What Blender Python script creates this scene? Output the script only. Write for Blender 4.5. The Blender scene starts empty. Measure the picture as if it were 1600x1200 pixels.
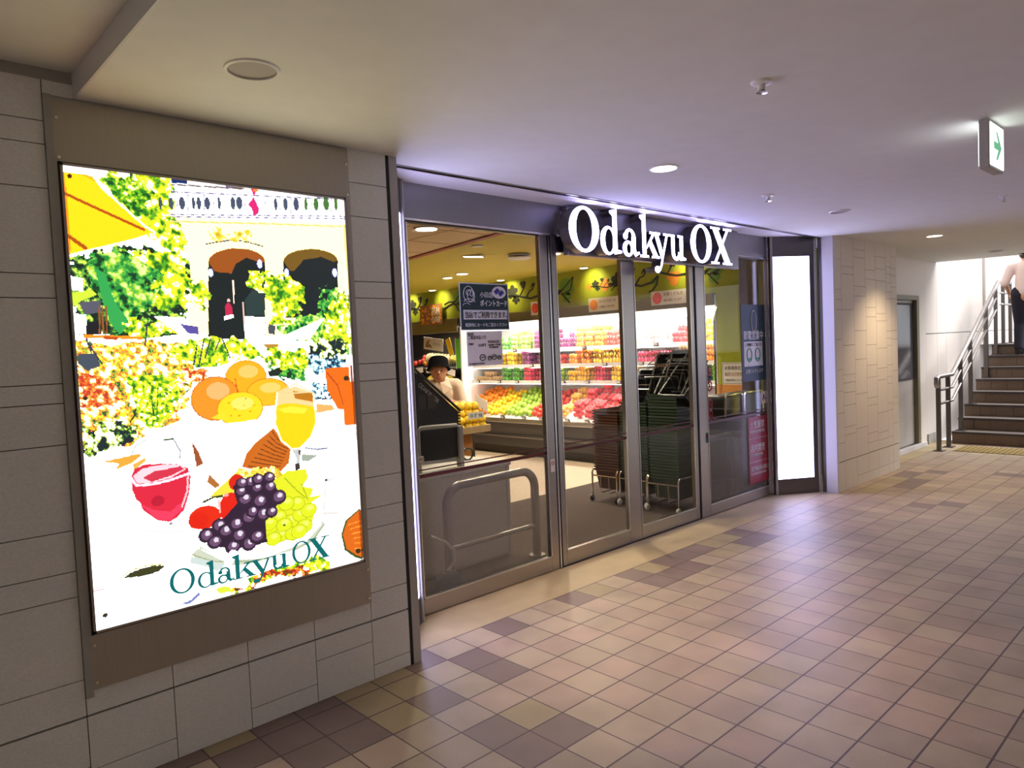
import bpy, bmesh, math, random
import numpy as np
from mathutils import Vector, Matrix
random.seed(7)
PI = math.pi
sc = bpy.context.scene
col = sc.collection
# ---------------------------------------------------------------- camera, world, sun, exposure
cam_d = bpy.data.cameras.new('camera'); cam = bpy.data.objects.new('camera', cam_d); col.objects.link(cam)
_right = Vector((0.7269019, -0.6853503, -0.0436862)); _up = Vector((0.0643909, 0.0046849, 0.9979138)); _fwd = Vector((0.6837159, 0.7281984, -0.0475358))
_m = Matrix((_right, _up, -_fwd)).transposed().to_4x4(); _m.translation = Vector((-2.05505, -3.00394, 1.572475))
cam.matrix_world = _m
cam_d.sensor_width = 36.0; cam_d.lens = 1126.4577 / 1600 * 36.0; cam_d.clip_start = 0.05; cam_d.clip_end = 200
sc.camera = cam
sc.view_settings.view_transform = 'Standard'; sc.view_settings.look = 'None'; sc.view_settings.gamma = 1.0
sc.view_settings.use_curve_mapping = False
sc.view_settings.exposure = 0.0
try:
    sc.cycles.use_denoising = True
    sc.cycles.max_bounces = 10; sc.cycles.transparent_max_bounces = 16; sc.cycles.sample_clamp_indirect = 6.0
except Exception: pass
world = bpy.data.worlds.new('world'); sc.world = world; world.use_nodes = True
world.node_tree.nodes['Background'].inputs[0].default_value = (0.93, 0.95, 1.0, 1)
world.node_tree.nodes['Background'].inputs[1].default_value = 1.35
def light(name, kind, loc, energy, color=(1, 1, 1), rot=(0, 0, 0), size=None, size_y=None, spot=None, blend=.5, parent=None, radius=None):
    d = bpy.data.lights.new(name, kind); d.energy = energy; d.color = color
    if kind == 'AREA':
        d.shape = 'RECTANGLE' if size_y else 'DISK'
        d.size = size
        if size_y: d.size_y = size_y
    if kind == 'SPOT': d.spot_size = spot; d.spot_blend = blend
    if radius is not None: d.shadow_soft_size = radius
    o = bpy.data.objects.new(name, d); col.objects.link(o); o.location = loc; o.rotation_euler = rot
    if parent: o.parent = parent; o.matrix_parent_inverse = Matrix.Translation(-Vector(parent.location))
    return o
sun = light('sun', 'SUN', (14, -6, 9), 7.5, (1, .98, .95)); sun.data.angle = 1.0
sun.rotation_euler = Vector((-0.45, 0.62, -0.9)).to_track_quat('-Z', 'Y').to_euler()
# strips of the produce refrigerator and other large lamps
light('refrigerator_strip_lamp', 'AREA', (5.50, 3.45, 1.945), 85, (1, .95, .88), (0, math.radians(-8), 0), .16, 4.0)
light('dark_refrigerator_strip_lamp', 'AREA', (5.50, 6.85, 1.86), 10, (1, .9, .78), (0, 0, 0), .1, 1.4)
# ---------------------------------------------------------------- materials
def sr(r, g, b):
    f = lambda c: (c/255/12.92) if c/255 <= .04045 else ((c/255+.055)/1.055)**2.4
    return (f(r), f(g), f(b), 1)
def mat(name, colr, rough=.5, metal=0, noise=0.0, nscale=30, bump=0.0, spec=None, stretch=None):
    m = bpy.data.materials.new(name); m.use_nodes = True; nt = m.node_tree; b = nt.nodes['Principled BSDF']
    b.inputs['Base Color'].default_value = colr; b.inputs['Roughness'].default_value = rough; b.inputs['Metallic'].default_value = metal
    if spec is not None: b.inputs['Specular IOR Level'].default_value = spec
    if noise or bump:
        tc = nt.nodes.new('ShaderNodeTexCoord'); n = nt.nodes.new('ShaderNodeTexNoise'); n.inputs['Scale'].default_value = nscale; n.inputs['Detail'].default_value = 5
        mp = nt.nodes.new('ShaderNodeMapping'); nt.links.new(tc.outputs['Object'], mp.inputs[0]); nt.links.new(mp.outputs[0], n.inputs['Vector'])
        if stretch: mp.inputs['Scale'].default_value = stretch
        if noise:
            mr = nt.nodes.new('ShaderNodeMapRange'); mr.inputs[1].default_value = .25; mr.inputs[2].default_value = .75; mr.inputs[3].default_value = 1-noise; mr.inputs[4].default_value = 1+noise
            mx = nt.nodes.new('ShaderNodeMix'); mx.data_type = 'RGBA'; mx.blend_type = 'MULTIPLY'; mx.inputs[0].default_value = 1
            mx.inputs[6].default_value = colr; nt.links.new(n.outputs[0], mr.inputs[0]); nt.links.new(mr.outputs[0], mx.inputs[7]); nt.links.new(mx.outputs[2], b.inputs['Base Color'])
        if bump:
            bp = nt.nodes.new('ShaderNodeBump'); bp.inputs['Strength'].default_value = bump; bp.inputs['Distance'].default_value = .01; nt.links.new(n.outputs[0], bp.inputs['Height']); nt.links.new(bp.outputs[0], b.inputs['Normal'])
    return m
def emis(name, colr, s):
    m = bpy.data.materials.new(name); m.use_nodes = True; b = m.node_tree.nodes['Principled BSDF']
    b.inputs['Base Color'].default_value = (.8, .8, .8, 1); b.inputs['Emission Color'].default_value = colr; b.inputs['Emission Strength'].default_value = s
    return m
def steel(name, colr, rough=.32, sc_=(3, 3, 260)):
    m = mat(name, colr, rough, 1.0, .07, 1.0, 0, None, sc_)
    nt = m.node_tree; b = nt.nodes['Principled BSDF']; n = [x for x in nt.nodes if x.type == 'TEX_NOISE'][0]
    mr = nt.nodes.new('ShaderNodeMapRange'); mr.inputs[3].default_value = rough-.07; mr.inputs[4].default_value = rough+.1
    nt.links.new(n.outputs[0], mr.inputs[0]); nt.links.new(mr.outputs[0], b.inputs['Roughness']); return m
def glassmat(name, tint, ior=1.2, add=None):
    m = bpy.data.materials.new(name); m.use_nodes = True; nt = m.node_tree; nt.nodes.remove(nt.nodes['Principled BSDF']); out = nt.nodes['Material Output']
    t = nt.nodes.new('ShaderNodeBsdfTransparent'); t.inputs[0].default_value = tint
    g = nt.nodes.new('ShaderNodeBsdfGlossy'); g.inputs['Roughness'].default_value = .01
    f = nt.nodes.new('ShaderNodeFresnel'); ge = nt.nodes.new('ShaderNodeNewGeometry'); io = nt.nodes.new('ShaderNodeMapRange')
    io.inputs[3].default_value = ior; io.inputs[4].default_value = 1/ior; nt.links.new(ge.outputs['Backfacing'], io.inputs[0]); nt.links.new(io.outputs[0], f.inputs[0])
    mx = nt.nodes.new('ShaderNodeMixShader'); nt.links.new(f.outputs[0], mx.inputs[0]); nt.links.new(t.outputs[0], mx.inputs[1]); nt.links.new(g.outputs[0], mx.inputs[2])
    nt.links.new(mx.outputs[0], out.inputs[0]); return m
def film(name, colr, alpha, stripes=False):
    m = bpy.data.materials.new(name); m.use_nodes = True; nt = m.node_tree; b = nt.nodes['Principled BSDF']; b.inputs['Base Color'].default_value = colr; b.inputs['Roughness'].default_value = .4
    b.inputs['Alpha'].default_value = alpha
    if stripes:
        tc = nt.nodes.new('ShaderNodeTexCoord'); w = nt.nodes.new('ShaderNodeTexWave'); w.inputs['Scale'].default_value = 26; w.wave_profile = 'SIN'
        nt.links.new(tc.outputs['Object'], w.inputs[0]); mr = nt.nodes.new('ShaderNodeMapRange'); mr.inputs[3].default_value = alpha*.8; mr.inputs[4].default_value = alpha*1.2
        nt.links.new(w.outputs[1], mr.inputs[0]); nt.links.new(mr.outputs[0], b.inputs['Alpha'])
    return m
M = {}
M['steel'] = steel('brushed stainless steel', (.40, .37, .355, 1), .30)
M['steel_h'] = steel('brushed stainless steel sheet', (.30, .29, .31, 1), .38, (260, 3, 3))
M['steel_ad'] = steel('bronze stainless sheet', (.44, .41, .35, 1), .48, (240, 240, 3))
M['steel_dk'] = steel('dark stainless steel', (.16, .145, .14, 1), .35)
M['steel_lt'] = steel('bright stainless steel', (.72, .72, .76, 1), .22)
M['chrome'] = mat('chrome', (.75, .74, .72, 1), .18, 1)
M['black'] = mat('black gap', (.012, .012, .014, 1), .6)
M['blackp'] = mat('black plastic', (.010, .012, .012, 1), .38, noise=.3)
M['ceil'] = mat('painted ceiling', (.72, .725, .69, 1), .85, noise=.03, nscale=8, bump=.03)
M['ceilw'] = mat('white ceiling paint', (.82, .80, .82, 1), .8)
M['tile'] = mat('beige wall tile', (.74, .75, .74, 1), .55, noise=.10, nscale=90, bump=.10, stretch=(1, 1, 2.5))
M['tile2'] = mat('cream wall tile', (.72, .64, .57, 1), .6, noise=.08, nscale=90, bump=.08, stretch=(1, 1, 2.5))
M['grout'] = mat('dark joint', (.07, .055, .06, 1), .8)
M['greytrim'] = mat('grey painted trim', (.34, .34, .32, 1), .5, noise=.05)
M['whitetrim'] = mat('pale painted trim', (.62, .60, .62, 1), .5)
M['lit'] = emis('lit white acrylic', (.56, .55, 1, 1), 8.5)
M['letter'] = emis('lit sign letter face', (.46, .44, 1, 1), 16.0)
M['down'] = emis('downlight glow', (1, .88, .72, 1), 12)
M['downw'] = emis('shop downlight glow', (1, .85, .6, 1), 14)
M['strip'] = emis('fluorescent strip', (1, .96, .9, 1), 4.5)
M['glass'] = glassmat('clear door glass', (.95, .955, .95, 1))
M['maroon'] = mat('maroon film', (.10, .012, .015, 1), .5)
M['hazefilm'] = film('striped frosted film', (.42, .38, .33, 1), .24, True)
M['hazefilm2'] = film('grey frosted film', (.16, .145, .14, 1), .55)
M['white'] = mat('white enamel', (.78, .76, .74, 1), .4, noise=.02)
M['paper'] = mat('white paper', (.80, .74, .70, 1), .7, noise=.03)
M['ink'] = mat('dark ink', (.03, .03, .035, 1), .7)
M['navy'] = mat('dark green print', (.012, .035, .04, 1), .6, noise=.1)
M['whiteink'] = mat('white print', (.70, .70, .72, 1), .6)
M['teal'] = mat('teal print', (.012, .040, .065, 1), .6, noise=.1)
M['red'] = mat('crimson print', (.33, .012, .035, 1), .5)
M['blueink'] = mat('blue print', (.03, .03, .25, 1), .5)
M['brownink'] = mat('brown print', (.28, .12, .03, 1), .6)
M['green'] = mat('green print', (.0, .28, .12, 1), .5)
M['stair'] = mat('brown stair tile', (.20, .135, .09, 1), .55, noise=.15, nscale=60)
M['nose'] = mat('stair nosing', (.06, .05, .05, 1), .45, noise=.1)
M['tread'] = mat('stair tread', (.16, .13, .12, 1), .5, noise=.12, nscale=60)
M['yellowpave'] = mat('yellow tactile paving', (.25, .17, .035, 1), .7, noise=.15, nscale=50)
M['stwall'] = mat('pale stair wall panel', (.72, .66, .62, 1), .5, noise=.02)
M['grnwall'] = mat('olive green wall', (.34, .38, .015, 1), .7, noise=.04, nscale=12)
M['shopceil'] = mat('olive gold ceiling', (.52, .46, .05, 1), .7, noise=.03, nscale=10)
M['creamceil'] = mat('cream ceiling tile', (.82, .66, .42, 1), .7, noise=.02)
M['terra'] = mat('terracotta cornice', (.32, .07, .035, 1), .6)
M['dkfridge'] = mat('charcoal refrigerator panel', (.035, .028, .026, 1), .5, noise=.1)
M['greyfl'] = mat('shop floor vinyl', (.62, .48, .36, 1), .35, noise=.05, nscale=4)
M['mat'] = mat('ribbed entrance mat', (.060, .040, .034, 1), .95, noise=.35, nscale=160, bump=.6)
M['fridgein'] = mat('white refrigerator lining', (.85, .82, .80, 1), .5)
M['orange'] = mat('orange peel', (.95, .30, .015, 1), .4, noise=.1, bump=.05, nscale=120)
M['yellow'] = mat('yellow citrus peel', (.95, .62, .02, 1), .4, noise=.1, bump=.05, nscale=120)
M['pear'] = mat('pale green pear skin', (.38, .58, .07, 1), .4, noise=.25, nscale=25)
M['apple'] = mat('red apple skin', (.75, .07, .045, 1), .3, noise=.35, nscale=22)
M['berry'] = mat('red berries', (.80, .02, .03, 1), .35, noise=.3, nscale=60)
M['pink'] = mat('pink apple skin', (.78, .05, .12, 1), .35, noise=.3, nscale=30)
M['leafy'] = mat('green leaves', (.10, .38, .02, 1), .5, noise=.3, nscale=40)
M['mango'] = mat('yellow cut fruit', (.95, .52, .02, 1), .35, noise=.25, nscale=50)
M['grape'] = mat('purple grapes', (.22, .015, .12, 1), .3, noise=.3, nscale=50)
M['banana'] = mat('banana skin', (.80, .60, .05, 1), .5, noise=.15, nscale=30)
M['palebanana'] = mat('bagged pale banana', (.55, .48, .25, 1), .35, noise=.2, nscale=30)
M['clear'] = film('clear punnet plastic', (.95, .95, .95, 1), .05)
M['clear2'] = film('clear film wrap', (1, 1, 1, 1), .16)
M['wood'] = mat('pale crate wood', (.48, .33, .17, 1), .6, noise=.15, nscale=14, stretch=(1, 8, 1))
M['woodo'] = mat('orange stained wood', (.62, .26, .06, 1), .5, noise=.12, nscale=14)
M['card'] = mat('brown cardboard', (.50, .30, .13, 1), .8)
M['cab'] = mat('pale grey cabinet', (.70, .65, .58, 1), .4, noise=.03)
M['cabtop'] = mat('white worktop', (.85, .82, .78, 1), .35)
M['bblack'] = mat('black basket plastic', (.007, .008, .008, 1), .42)
M['bgreen'] = mat('dark green basket plastic', (.020, .040, .024, 1), .42, noise=.2)
M['rgreen'] = mat('green basket rim', (.030, .055, .034, 1), .4)
M['rbrown'] = mat('brown basket rim', (.085, .036, .026, 1), .4)
M['handle'] = mat('basket handle wire', (.20, .20, .21, 1), .3, 1)
M['bbrown'] = mat('dark brown basket plastic', (.060, .024, .016, 1), .45, noise=.2)
M['wheel'] = mat('white caster rubber', (.65, .62, .55, 1), .5)
M['dwheel'] = mat('black caster rubber', (.02, .02, .03, 1), .5)
M['skin'] = mat('skin', (.62, .30, .17, 1), .5)
M['shirt'] = mat('cream uniform shirt', (.80, .62, .48, 1), .8, noise=.06)
M['tee'] = mat('grey undershirt', (.45, .38, .30, 1), .8)
M['hat'] = mat('black cloth hat', (.008, .007, .008, 1), .95, spec=.1)
M['hair'] = mat('black hair', (.015, .01, .01, 1), .6)
M['trouser'] = mat('dark navy trousers', (.012, .010, .022, 1), .85)
M['pinkshirt'] = mat('pale pink shirt', (.72, .55, .50, 1), .8, noise=.05)
M['shoe'] = mat('black shoe', (.012, .012, .012, 1), .5)
M['eye'] = mat('eye', (.02, .015, .012, 1), .3)
M['lip'] = mat('lip', (.45, .12, .09, 1), .5)
M['vine'] = mat('dark vine paint', (.018, .022, .012, 1), .7)
M['vineorange'] = mat('orange leaf paint', (.75, .25, .03, 1), .6)
M['vinegreen'] = mat('leaf green paint', (.14, .30, .03, 1), .6)
M['signwhite'] = emis('lit exit sign face', (.93, 1, .97, 1), 3.2)
M['signgreen'] = emis('lit exit sign green', (.0, .33, .13, 1), 1.0)
M['sidegrey'] = mat('grey lamp housing', (.42, .40, .38, 1), .5)
M['offlamp_shade'] = mat('shaded unlit reflector', (.34, .31, .28, 1), .6, 0)  # flat disc, recess shade put into its darker colour
M['doorgrey'] = mat('grey door panel', (.50, .47, .45, 1), .45)
M['board'] = mat('dark glazed notice board', (.10, .10, .12, 1), .12)
M['olive'] = mat('olive door frame', (.20, .18, .12, 1), .5)
# ---------------------------------------------------------------- mesh builder
ORG = {}
class MB:
    def __init__(s): s.v = []; s.f = []; s.m = []
    def add(s, vs, fs, mi=0):
        b = len(s.v); s.v += [tuple(v) for v in vs]; s.f += [[b+i for i in f] for f in fs]; s.m += [mi]*len(fs); return s
    def box(s, x0, y0, z0, x1, y1, z1, mi=0):
        return s.add([(x0, y0, z0), (x1, y0, z0), (x1, y1, z0), (x0, y1, z0), (x0, y0, z1), (x1, y0, z1), (x1, y1, z1), (x0, y1, z1)],
                     [[0, 3, 2, 1], [4, 5, 6, 7], [0, 1, 5, 4], [1, 2, 6, 5], [2, 3, 7, 6], [3, 0, 4, 7]], mi)
    def cham(s, x0, y0, z0, x1, y1, z1, c=.003, mi=0):
        bm = bmesh.new(); r = bmesh.ops.create_cube(bm, size=1)
        bmesh.ops.scale(bm, vec=(x1-x0, y1-y0, z1-z0), verts=bm.verts); bmesh.ops.translate(bm, vec=((x0+x1)/2, (y0+y1)/2, (z0+z1)/2), verts=bm.verts)
        bmesh.ops.bevel(bm, geom=bm.edges[:], offset=c, segments=2, affect='EDGES', profile=.5)
        bm.verts.ensure_lookup_table(); s.add([v.co[:] for v in bm.verts], [[v.index for v in f.verts] for f in bm.faces], mi); bm.free(); return s
    def obox(s, M4, sx, sy, sz, mi=0):
        vs = [M4 @ Vector((a*sx/2, b*sy/2, c*sz/2)) for c in (-1, 1) for a, b in ((-1, -1), (1, -1), (1, 1), (-1, 1))]
        return s.add(vs, [[0, 3, 2, 1], [4, 5, 6, 7], [0, 1, 5, 4], [1, 2, 6, 5], [2, 3, 7, 6], [3, 0, 4, 7]], mi)
    def prism(s, pts, y0, y1, mi=0, axis='Y'):   # outline in (a,b), thickness along axis
        n = len(pts)
        def p(a, b, c): return (a, c, b) if axis == 'Y' else ((c, a, b) if axis == 'X' else (a, b, c))
        vs = [p(a, b, y0) for a, b in pts]+[p(a, b, y1) for a, b in pts]
        fs = [list(range(n))[::-1], list(range(n, 2*n))]+[[i, (i+1) % n, n+(i+1) % n, n+i] for i in range(n)]
        return s.add(vs, fs, mi)
    def tube(s, pts, r, n=10, mi=0, closed=False, caps=True):
        pts = [Vector(p) for p in pts]; k = len(pts); rs = r if isinstance(r, (list, tuple)) else [r]*k
        rings = []; prev = None
        for i, p in enumerate(pts):
            a = pts[(i-1) % k] if (i > 0 or closed) else p; b = pts[(i+1) % k] if (i < k-1 or closed) else p
            t = (b-a).normalized()
            if prev is None:
                u = t.cross(Vector((0, 0, 1)));
                if u.length < .01: u = t.cross(Vector((1, 0, 0)))
            else: u = prev-t*prev.dot(t)
            u.normalize(); prev = u; w = t.cross(u)
            rings.append([p+u*rs[i]*math.cos(2*PI*j/n)+w*rs[i]*math.sin(2*PI*j/n) for j in range(n)])
        vs = [v for rg in rings for v in rg]; fs = []
        for i in range(k if closed else k-1):
            for j in range(n): fs.append([i*n+j, i*n+(j+1) % n, ((i+1) % k)*n+(j+1) % n, ((i+1) % k)*n+j])
        if caps and not closed: fs += [list(range(n))[::-1], [(k-1)*n+j for j in range(n)]]
        return s.add(vs, fs, mi)
    def lathe(s, prof, cx, cy, cz=0, n=24, mi=0):
        vs = [(cx+r*math.cos(2*PI*j/n), cy+r*math.sin(2*PI*j/n), cz+z) for r, z in prof for j in range(n)]
        fs = [[i*n+j, i*n+(j+1) % n, (i+1)*n+(j+1) % n, (i+1)*n+j] for i in range(len(prof)-1) for j in range(n)]
        if prof[0][0] > 1e-5: fs.append(list(range(n))[::-1])
        if prof[-1][0] > 1e-5: fs.append([(len(prof)-1)*n+j for j in range(n)])
        return s.add(vs, fs, mi)
    def ball(s, c, r, sx=1, sy=1, sz=1, n=10, mi=0):
        vs = []; fs = []; k = max(4, n//2+1)
        for i in range(k+1):
            a = PI*i/k
            for j in range(n): vs.append((c[0]+r*sx*math.sin(a)*math.cos(2*PI*j/n), c[1]+r*sy*math.sin(a)*math.sin(2*PI*j/n), c[2]+r*sz*math.cos(a)))
        for i in range(k):
            for j in range(n): fs.append([i*n+j, (i+1)*n+j, (i+1)*n+(j+1) % n, i*n+(j+1) % n])
        return s.add(vs, fs, mi)
    def mul(s, M4): s.v = [tuple(M4 @ Vector(v)) for v in s.v]; return s
    def build(s, name, mats, parent=None, smooth=False, origin=None):
        me = bpy.data.meshes.new(name)
        if parent is not None: o0 = ORG[parent.name]
        elif origin is not None: o0 = Vector(origin)
        else:
            a = np.array(s.v); o0 = Vector(((a[:, 0].min()+a[:, 0].max())/2, (a[:, 1].min()+a[:, 1].max())/2, a[:, 2].min()))
        me.from_pydata([(v[0]-o0[0], v[1]-o0[1], v[2]-o0[2]) for v in s.v], [], s.f)
        if not isinstance(mats, (list, tuple)): mats = [mats]
        for m in mats: me.materials.append(m)
        if len(mats) > 1: me.polygons.foreach_set('material_index', s.m)
        if smooth:
            me.polygons.foreach_set('use_smooth', [True]*len(me.polygons))
            try: me.set_sharp_from_angle(angle=math.radians(40))
            except Exception: pass
        me.update(); o = bpy.data.objects.new(name, me); col.objects.link(o)
        if parent is not None: o.parent = parent; ORG[o.name] = ORG[parent.name]
        else: o.location = o0; ORG[o.name] = o0
        return o
def tag(o, label=None, cat=None, group=None, kind=None):
    if label: o['label'] = label
    if cat: o['category'] = cat
    if group: o['group'] = group
    if kind: o['kind'] = kind
    return o
def thing(name, loc, label=None, cat=None, group=None, kind=None):
    o = bpy.data.objects.new(name, None); col.objects.link(o); o.location = loc; o.empty_display_size = .05; ORG[o.name] = Vector(loc)
    return tag(o, label, cat, group, kind)
def struct(name, mb, m, **k): return tag(mb.build(name, m, **k), kind='structure')
def copy_tree(o, parent=None):
    c = o.copy(); col.objects.link(c)
    if parent: c.parent = parent
    for ch in o.children: copy_tree(ch, c)
    return c
def text(parent, name, s, size, m, x=0, z=0, y=0, face='-Y', sx=1.0, width=None, roll=0, depth=.0006, center=False, bold=0):
    cu = bpy.data.curves.new('t', 'FONT'); cu.body = s; cu.size = size; cu.extrude = depth; cu.offset = bold
    if center: cu.align_x = 'CENTER'
    to = bpy.data.objects.new('t', cu); col.objects.link(to)
    dg = bpy.context.evaluated_depsgraph_get(); dg.update(); me = bpy.data.meshes.new_from_object(to.evaluated_get(dg)); bpy.data.objects.remove(to)
    me.name = name; xs = [v.co.x for v in me.vertices]
    k = sx
    if width and xs: k = width/(max(xs)-min(xs))
    R = Matrix.Rotation(roll, 4, 'Y') @ Matrix.Diagonal((k, 1, 1, 1)).copy() if False else None
    base = Matrix.Rotation(PI/2, 4, 'X') @ Matrix.Rotation(roll, 4, 'Z') @ Matrix.Diagonal((k, 1, 1, 1))
    if face == '-X': base = Matrix.Rotation(-PI/2, 4, 'Z') @ base
    me.transform(Matrix.Translation(Vector((x, y, z))-ORG[parent.name]) @ base)
    me.materials.clear(); me.materials.append(m)
    o = bpy.data.objects.new(name, me); col.objects.link(o); o.parent = parent; ORG[o.name] = ORG[parent.name]; return o
# serif capitals and lower case for the shop sign: pieces in a unit box, cap height 1
def _ring(cx, cy, rx, ry, ix, iy, a0=0, a1=2*PI, n=40, dx=0, dy=0):
    full = abs(a1-a0-2*PI) < 1e-6; k = n if full else n+1
    o = [(cx+rx*math.cos(a0+(a1-a0)*i/n), cy+ry*math.sin(a0+(a1-a0)*i/n)) for i in range(k)]
    h = [(cx+dx+ix*math.cos(a0+(a1-a0)*i/n), cy+dy+iy*math.sin(a0+(a1-a0)*i/n)) for i in range(k)]
    return ('ring', o, h, full)
def _r(x0, y0, x1, y1): return ('poly', [(x0, y0), (x1, y0), (x1, y1), (x0, y1)])
def _p(*q): return ('poly', list(q))
def _e(cx, cy, rx, ry): return ('poly', [(cx+rx*math.cos(2*PI*i/20), cy+ry*math.sin(2*PI*i/20)) for i in range(20)])
GL = {
 'O': (1.0, [_ring(.5, .5, .5, .51, .27, .44)]),
 'd': (.78, [_ring(.29, .31, .29, .33, .15, .27, dx=.03), _r(.46, .03, .62, 1.0), _p((.36, .95), (.46, .88), (.62, 1.0), (.62, 1.06), (.36, 1.0)), _p((.5, 0), (.78, .05), (.78, .1), (.5, .13))]),
 'a': (.68, [_r(.36, .08, .52, .46), _ring(.29, .43, .23, .22, .09, .155, 0, PI, 20), _e(.12, .46, .09, .08), _ring(.21, .17, .21, .19, .085, .12, dx=.03), _p((.3, .26), (.5, .34), (.5, .38), (.25, .33)), _p((.4, .1), (.5, -.01), (.68, .07), (.66, .12), (.55, .1), (.52, .16))]),
 'k': (.82, [_r(.1, .03, .26, 1.0), _p((0, .95), (.1, .88), (.26, 1.0), (.26, 1.06), (0, 1.0)), _r(0, 0, .36, .055), _p((.24, .22), (.30, .22), (.66, .6), (.54, .6)), _r(.42, .585, .76, .64), _p((.34, .36), (.60, .02), (.8, .02), (.46, .46)), _r(.5, 0, .84, .055)]),
 'y': (.86, [_p((.08, .61), (.26, .61), (.53, .09), (.42, -.06)), _p((.65, .61), (.75, .61), (.42, -.18), (.34, -.18)), _r(0, .585, .36, .64), _r(.52, .585, .86, .64), _p((.34, -.18), (.44, -.14), (.36, -.28), (.24, -.33), (.2, -.26), (.28, -.25)), _e(.2, -.27, .13, .085)]),
 'u': (.80, [_r(.09, .2, .25, .62), _r(0, .585, .25, .64), _ring(.32, .21, .23, .22, .08, .13, PI, 2*PI, 20, dx=.01), _r(.5, .03, .66, .62), _r(.4, .585, .66, .64), _p((.5, 0), (.8, .02), (.8, .07), (.64, .1), (.5, .15))]),
 'X': (1.0, [_p((.08, .97), (.34, .97), (.93, .03), (.66, .03)), _p((.76, .97), (.86, .97), (.24, .03), (.13, .03)), _r(0, .945, .43, 1), _r(.6, .945, 1.0, 1), _r(0, 0, .38, .055), _r(.54, 0, 1.0, .055)])}
def glyph(ch, x0, x1, zb, cap, y0, y1, mb_side, mb_face, thin=0):
    w, pcs = GL[ch]; k = (x1-x0)/w
    T = lambda q: (x0+q[0]*k, zb+q[1]*cap)
    for pc in pcs:
        if pc[0] == 'poly':
            pts = [T(q) for q in pc[1]]; n = len(pts)
            if mb_side is not None: mb_side.prism(pts, y0+.0006, y1)
            mb_face.add([(a, y0, b) for a, b in pts], [list(range(n))])
        else:
            o = [T(q) for q in pc[1]]; h = [T((b_[0]*(1-thin)+a_[0]*thin, b_[1])) for a_, b_ in zip(pc[1], pc[2])]; n = len(o)
            rg = range(n) if pc[3] else range(n-1)
            mb_face.add([(a, y0, b) for a, b in o+h], [[i, (i+1) % n, n+(i+1) % n, n+i] for i in rg])
            if mb_side is not None:
                vs = [(a, y, b) for y in (y0+.0006, y1) for a, b in o+h]; N = 2*n
                fs = []
                for i in rg:
                    j = (i+1) % n
                    fs += [[i, j, N+j, N+i], [n+j, n+i, N+n+i, N+n+j], [i, n+i, n+j, j], [N+i, N+j, N+n+j, N+n+i]]
                mb_side.add(vs, fs)
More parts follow.
